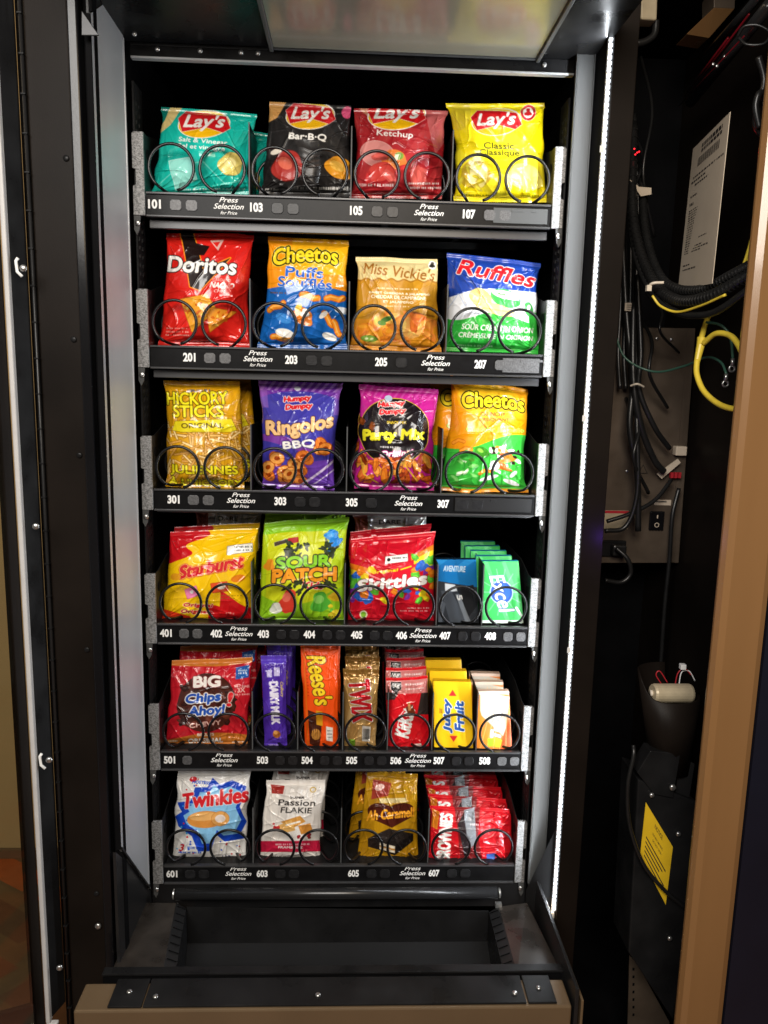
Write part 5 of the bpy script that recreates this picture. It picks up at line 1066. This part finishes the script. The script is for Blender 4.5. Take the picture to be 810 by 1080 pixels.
cable('black_cable', 'thin black cable curving past the yellow notice', CB, [(668, 786, -.03), (668, 798, -.04), (662, 830, -.045), (664, 870, -.045), (678, 910, -.045), (700, 938, -.045), (722, 957, -.045)], .0038, 'cable')
pr_ = thing('perforated_rail', 'grey perforated metal rail low in the service bay', 'rail', at(680, 1075, .05))
rl = MB().slab([at(664, 1008, .05), at(672, 1016, .05), at(706, 1078, .05), at(706, 1120, .05), at(661, 1120, .05)], (0, .003, 0)).build('rail_sheet', M['psu'], pr_)
q = MB()
for k in range(7): p = at(668, 1022+k*8, .0495); q.slab([p+Vector((-.002, -.0008, -.003)), p+Vector((.002, -.0008, -.003)), p+Vector((.002, -.0008, .003)), p+Vector((-.002, -.0008, .003))], (0, .0004, 0))
q.build('rail_slot', M['matte'], rl)
# upper right fittings
up_ = thing('slide_rail', 'dark slide rail with red led reflections along its edges rising at the upper right', 'rail', at(740, 90, .1))
for (a_, b_, m_, r_) in (((722, 105, .3), (790, 15, -.05), 'redreflect', .0016), ((716, 112, .3), (785, 38, -.02), 'redreflect', .0011), ((724, 98, .3), (768, 40, .08), 'redreflect', .002), ((728, 108, .3), (812, 5, -.08), 'bar', .010), ((742, 62, .22), (815, -20, -.1), 'bar', .007)):
    MB().tube([at(*a_), at(*b_)], r_, 8).build('rail_bar' if m_ == 'bar' else 'red_reflection', M[m_], up_, smooth=True)  # red bars carry the led's reflection on the rail as colour
q = MB()
for c in ((752, 68, .1), (764, 60, .08), (756, 70, .09)): q.disc(at(*c), (0, -1, 0), .003, .003)
q.build('rail_bolt', M['steel'], up_, smooth=True)
tb = thing('metal_box', 'brown metal box fixed at the top of the service bay', 'box', at(750, 25, .2))
MB().slab([at(724, 36, .25), at(753, 8, .2), at(775, 9, .2), at(748, 40, .25)], (0, .05, .0)).build('box_side', M['tan'], tb, bevel=.001); MB().slab([at(753, 8, .2), at(753, -14, .2), at(776, -14, .2), at(775, 9, .2)], (0, .05, 0)).build('box_face', M['psu'], tb, bevel=.001)
pc = thing('white_plug', 'cream plug with a bent black cable at the top of the service bay', 'plug', at(684, 10, .1))
MB().slab([at(676, -8, .1), at(694, -8, .1), at(693, 21, .1), at(676, 20, .1)], (0, .03, 0)).build('plug_body', M['motor'], pc, bevel=.003)
MB().tube(catmull([at(692, 22, .115), at(690, 36, .115), at(682, 43, .115), at(672, 46, .115)]), .006, 9).build('plug_cable', M['cable'], pc, smooth=True)
cable('black_cable', 'coiled black cable clump at the upper right edge', CB, [(800, 60, -.1), (806, 85, -.1), (800, 110, -.1), (797, 130, -.11), (804, 140, -.11), (808, 115, -.1), (802, 98, -.12), (797, 112, -.12), (801, 135, -.12)], .005, 'cable')
cable('black_cable', 'black cable ring hanging at the upper right corner', CB, [(778, 38, -.02), (785, 28, -.03), (800, 27, -.04), (812, 35, -.05), (806, 46, -.05), (788, 47, -.04), (779, 40, -.03)], .0025, 'cable')
q = MB()
for k, (px, py, Y) in enumerate(((753, 163.5, -.012), (757, 163.5, -.02))): q.disc(at(px, py, Y), (0, -1, 0), .0016, .0015)
rd = q.build('red_light_dot', M['reddot']); tag(rd, 'pair of tiny red led reflections over the cream sheet', 'indicator light')  # glowing discs added in place of a red led's reflection on the sheet
q = MB()
for px, py in ((669, 157), (672, 161), (670, 163), (674, 160)): q.disc(at(px, py, .2), (0, -1, 0), .0014, .0015)
tag(q.build('red_light_dot', M['reddot']), 'small cluster of red indicator lights left of the cream sheet', 'indicator light')

# ------------------------------------------------------------------ light
W = bpy.data.worlds.new('World'); SC.world = W; W.use_nodes = True
bg = W.node_tree.nodes['Background']; bg.inputs[0].default_value = (1, .80, .58, 1); bg.inputs[1].default_value = .06
def area(nm, loc, tgt, sx, sy, pw, col, spread=180):
    l = bpy.data.lights.new(nm, 'AREA'); l.shape = 'RECTANGLE'; l.size = sx; l.size_y = sy; l.energy = pw; l.color = col; l.spread = math.radians(spread)
    o = bpy.data.objects.new(nm, l); COL.objects.link(o); o.location = loc
    d = (Vector(tgt)-Vector(loc)).normalized(); zax = -d; x = Vector((0, 0, 1)).cross(zax).normalized() if abs(zax.z) < .99 else Vector((1, 0, 0)); y = zax.cross(x)
    o.matrix_world = Matrix(((x.x, y.x, zax.x, loc[0]), (x.y, y.y, zax.y, loc[1]), (x.z, y.z, zax.z, loc[2]), (0, 0, 0, 1))); return o
zm, zh = (zl0+zl1)/2, (zl1-zl0)
area('led_light', (XRO-.004, YLED-.012, zm), (-.2, .0, zm), .006, zh, 5, (.90, .95, 1))
area('room_light', (-.35, -1.95, 1.72), (0, 0, .6), 1.3, .8, 52, (1, .96, .91))
area('room_light_warm', (.25, -1.8, 1.6), (.6, .2, .6), .7, .6, 8, (1, .74, .45))
area('room_light_back', (-1.4, -.4, 2.2), (-.9, 1.2, 0), .8, .8, 9, (1, .78, .5))
pl_ = bpy.data.lights.new('red_glow', 'POINT'); pl_.energy = .02; pl_.color = (1, .02, .03); pl_.shadow_soft_size = .003
po = bpy.data.objects.new('red_glow', pl_); COL.objects.link(po); po.location = at(755, 163.5, -.03)
vl = bpy.data.lights.new('violet_glow', 'POINT'); vl.energy = .10; vl.color = (.25, .08, 1); vl.shadow_soft_size = .01
vo = bpy.data.objects.new('violet_glow', vl); COL.objects.link(vo); vo.location = at(650, 575, YLED-.05)
SC.view_settings.view_transform = 'Standard'; SC.view_settings.look = 'None'; SC.view_settings.exposure = 0; SC.view_settings.gamma = 1
SC.render.engine = 'CYCLES'
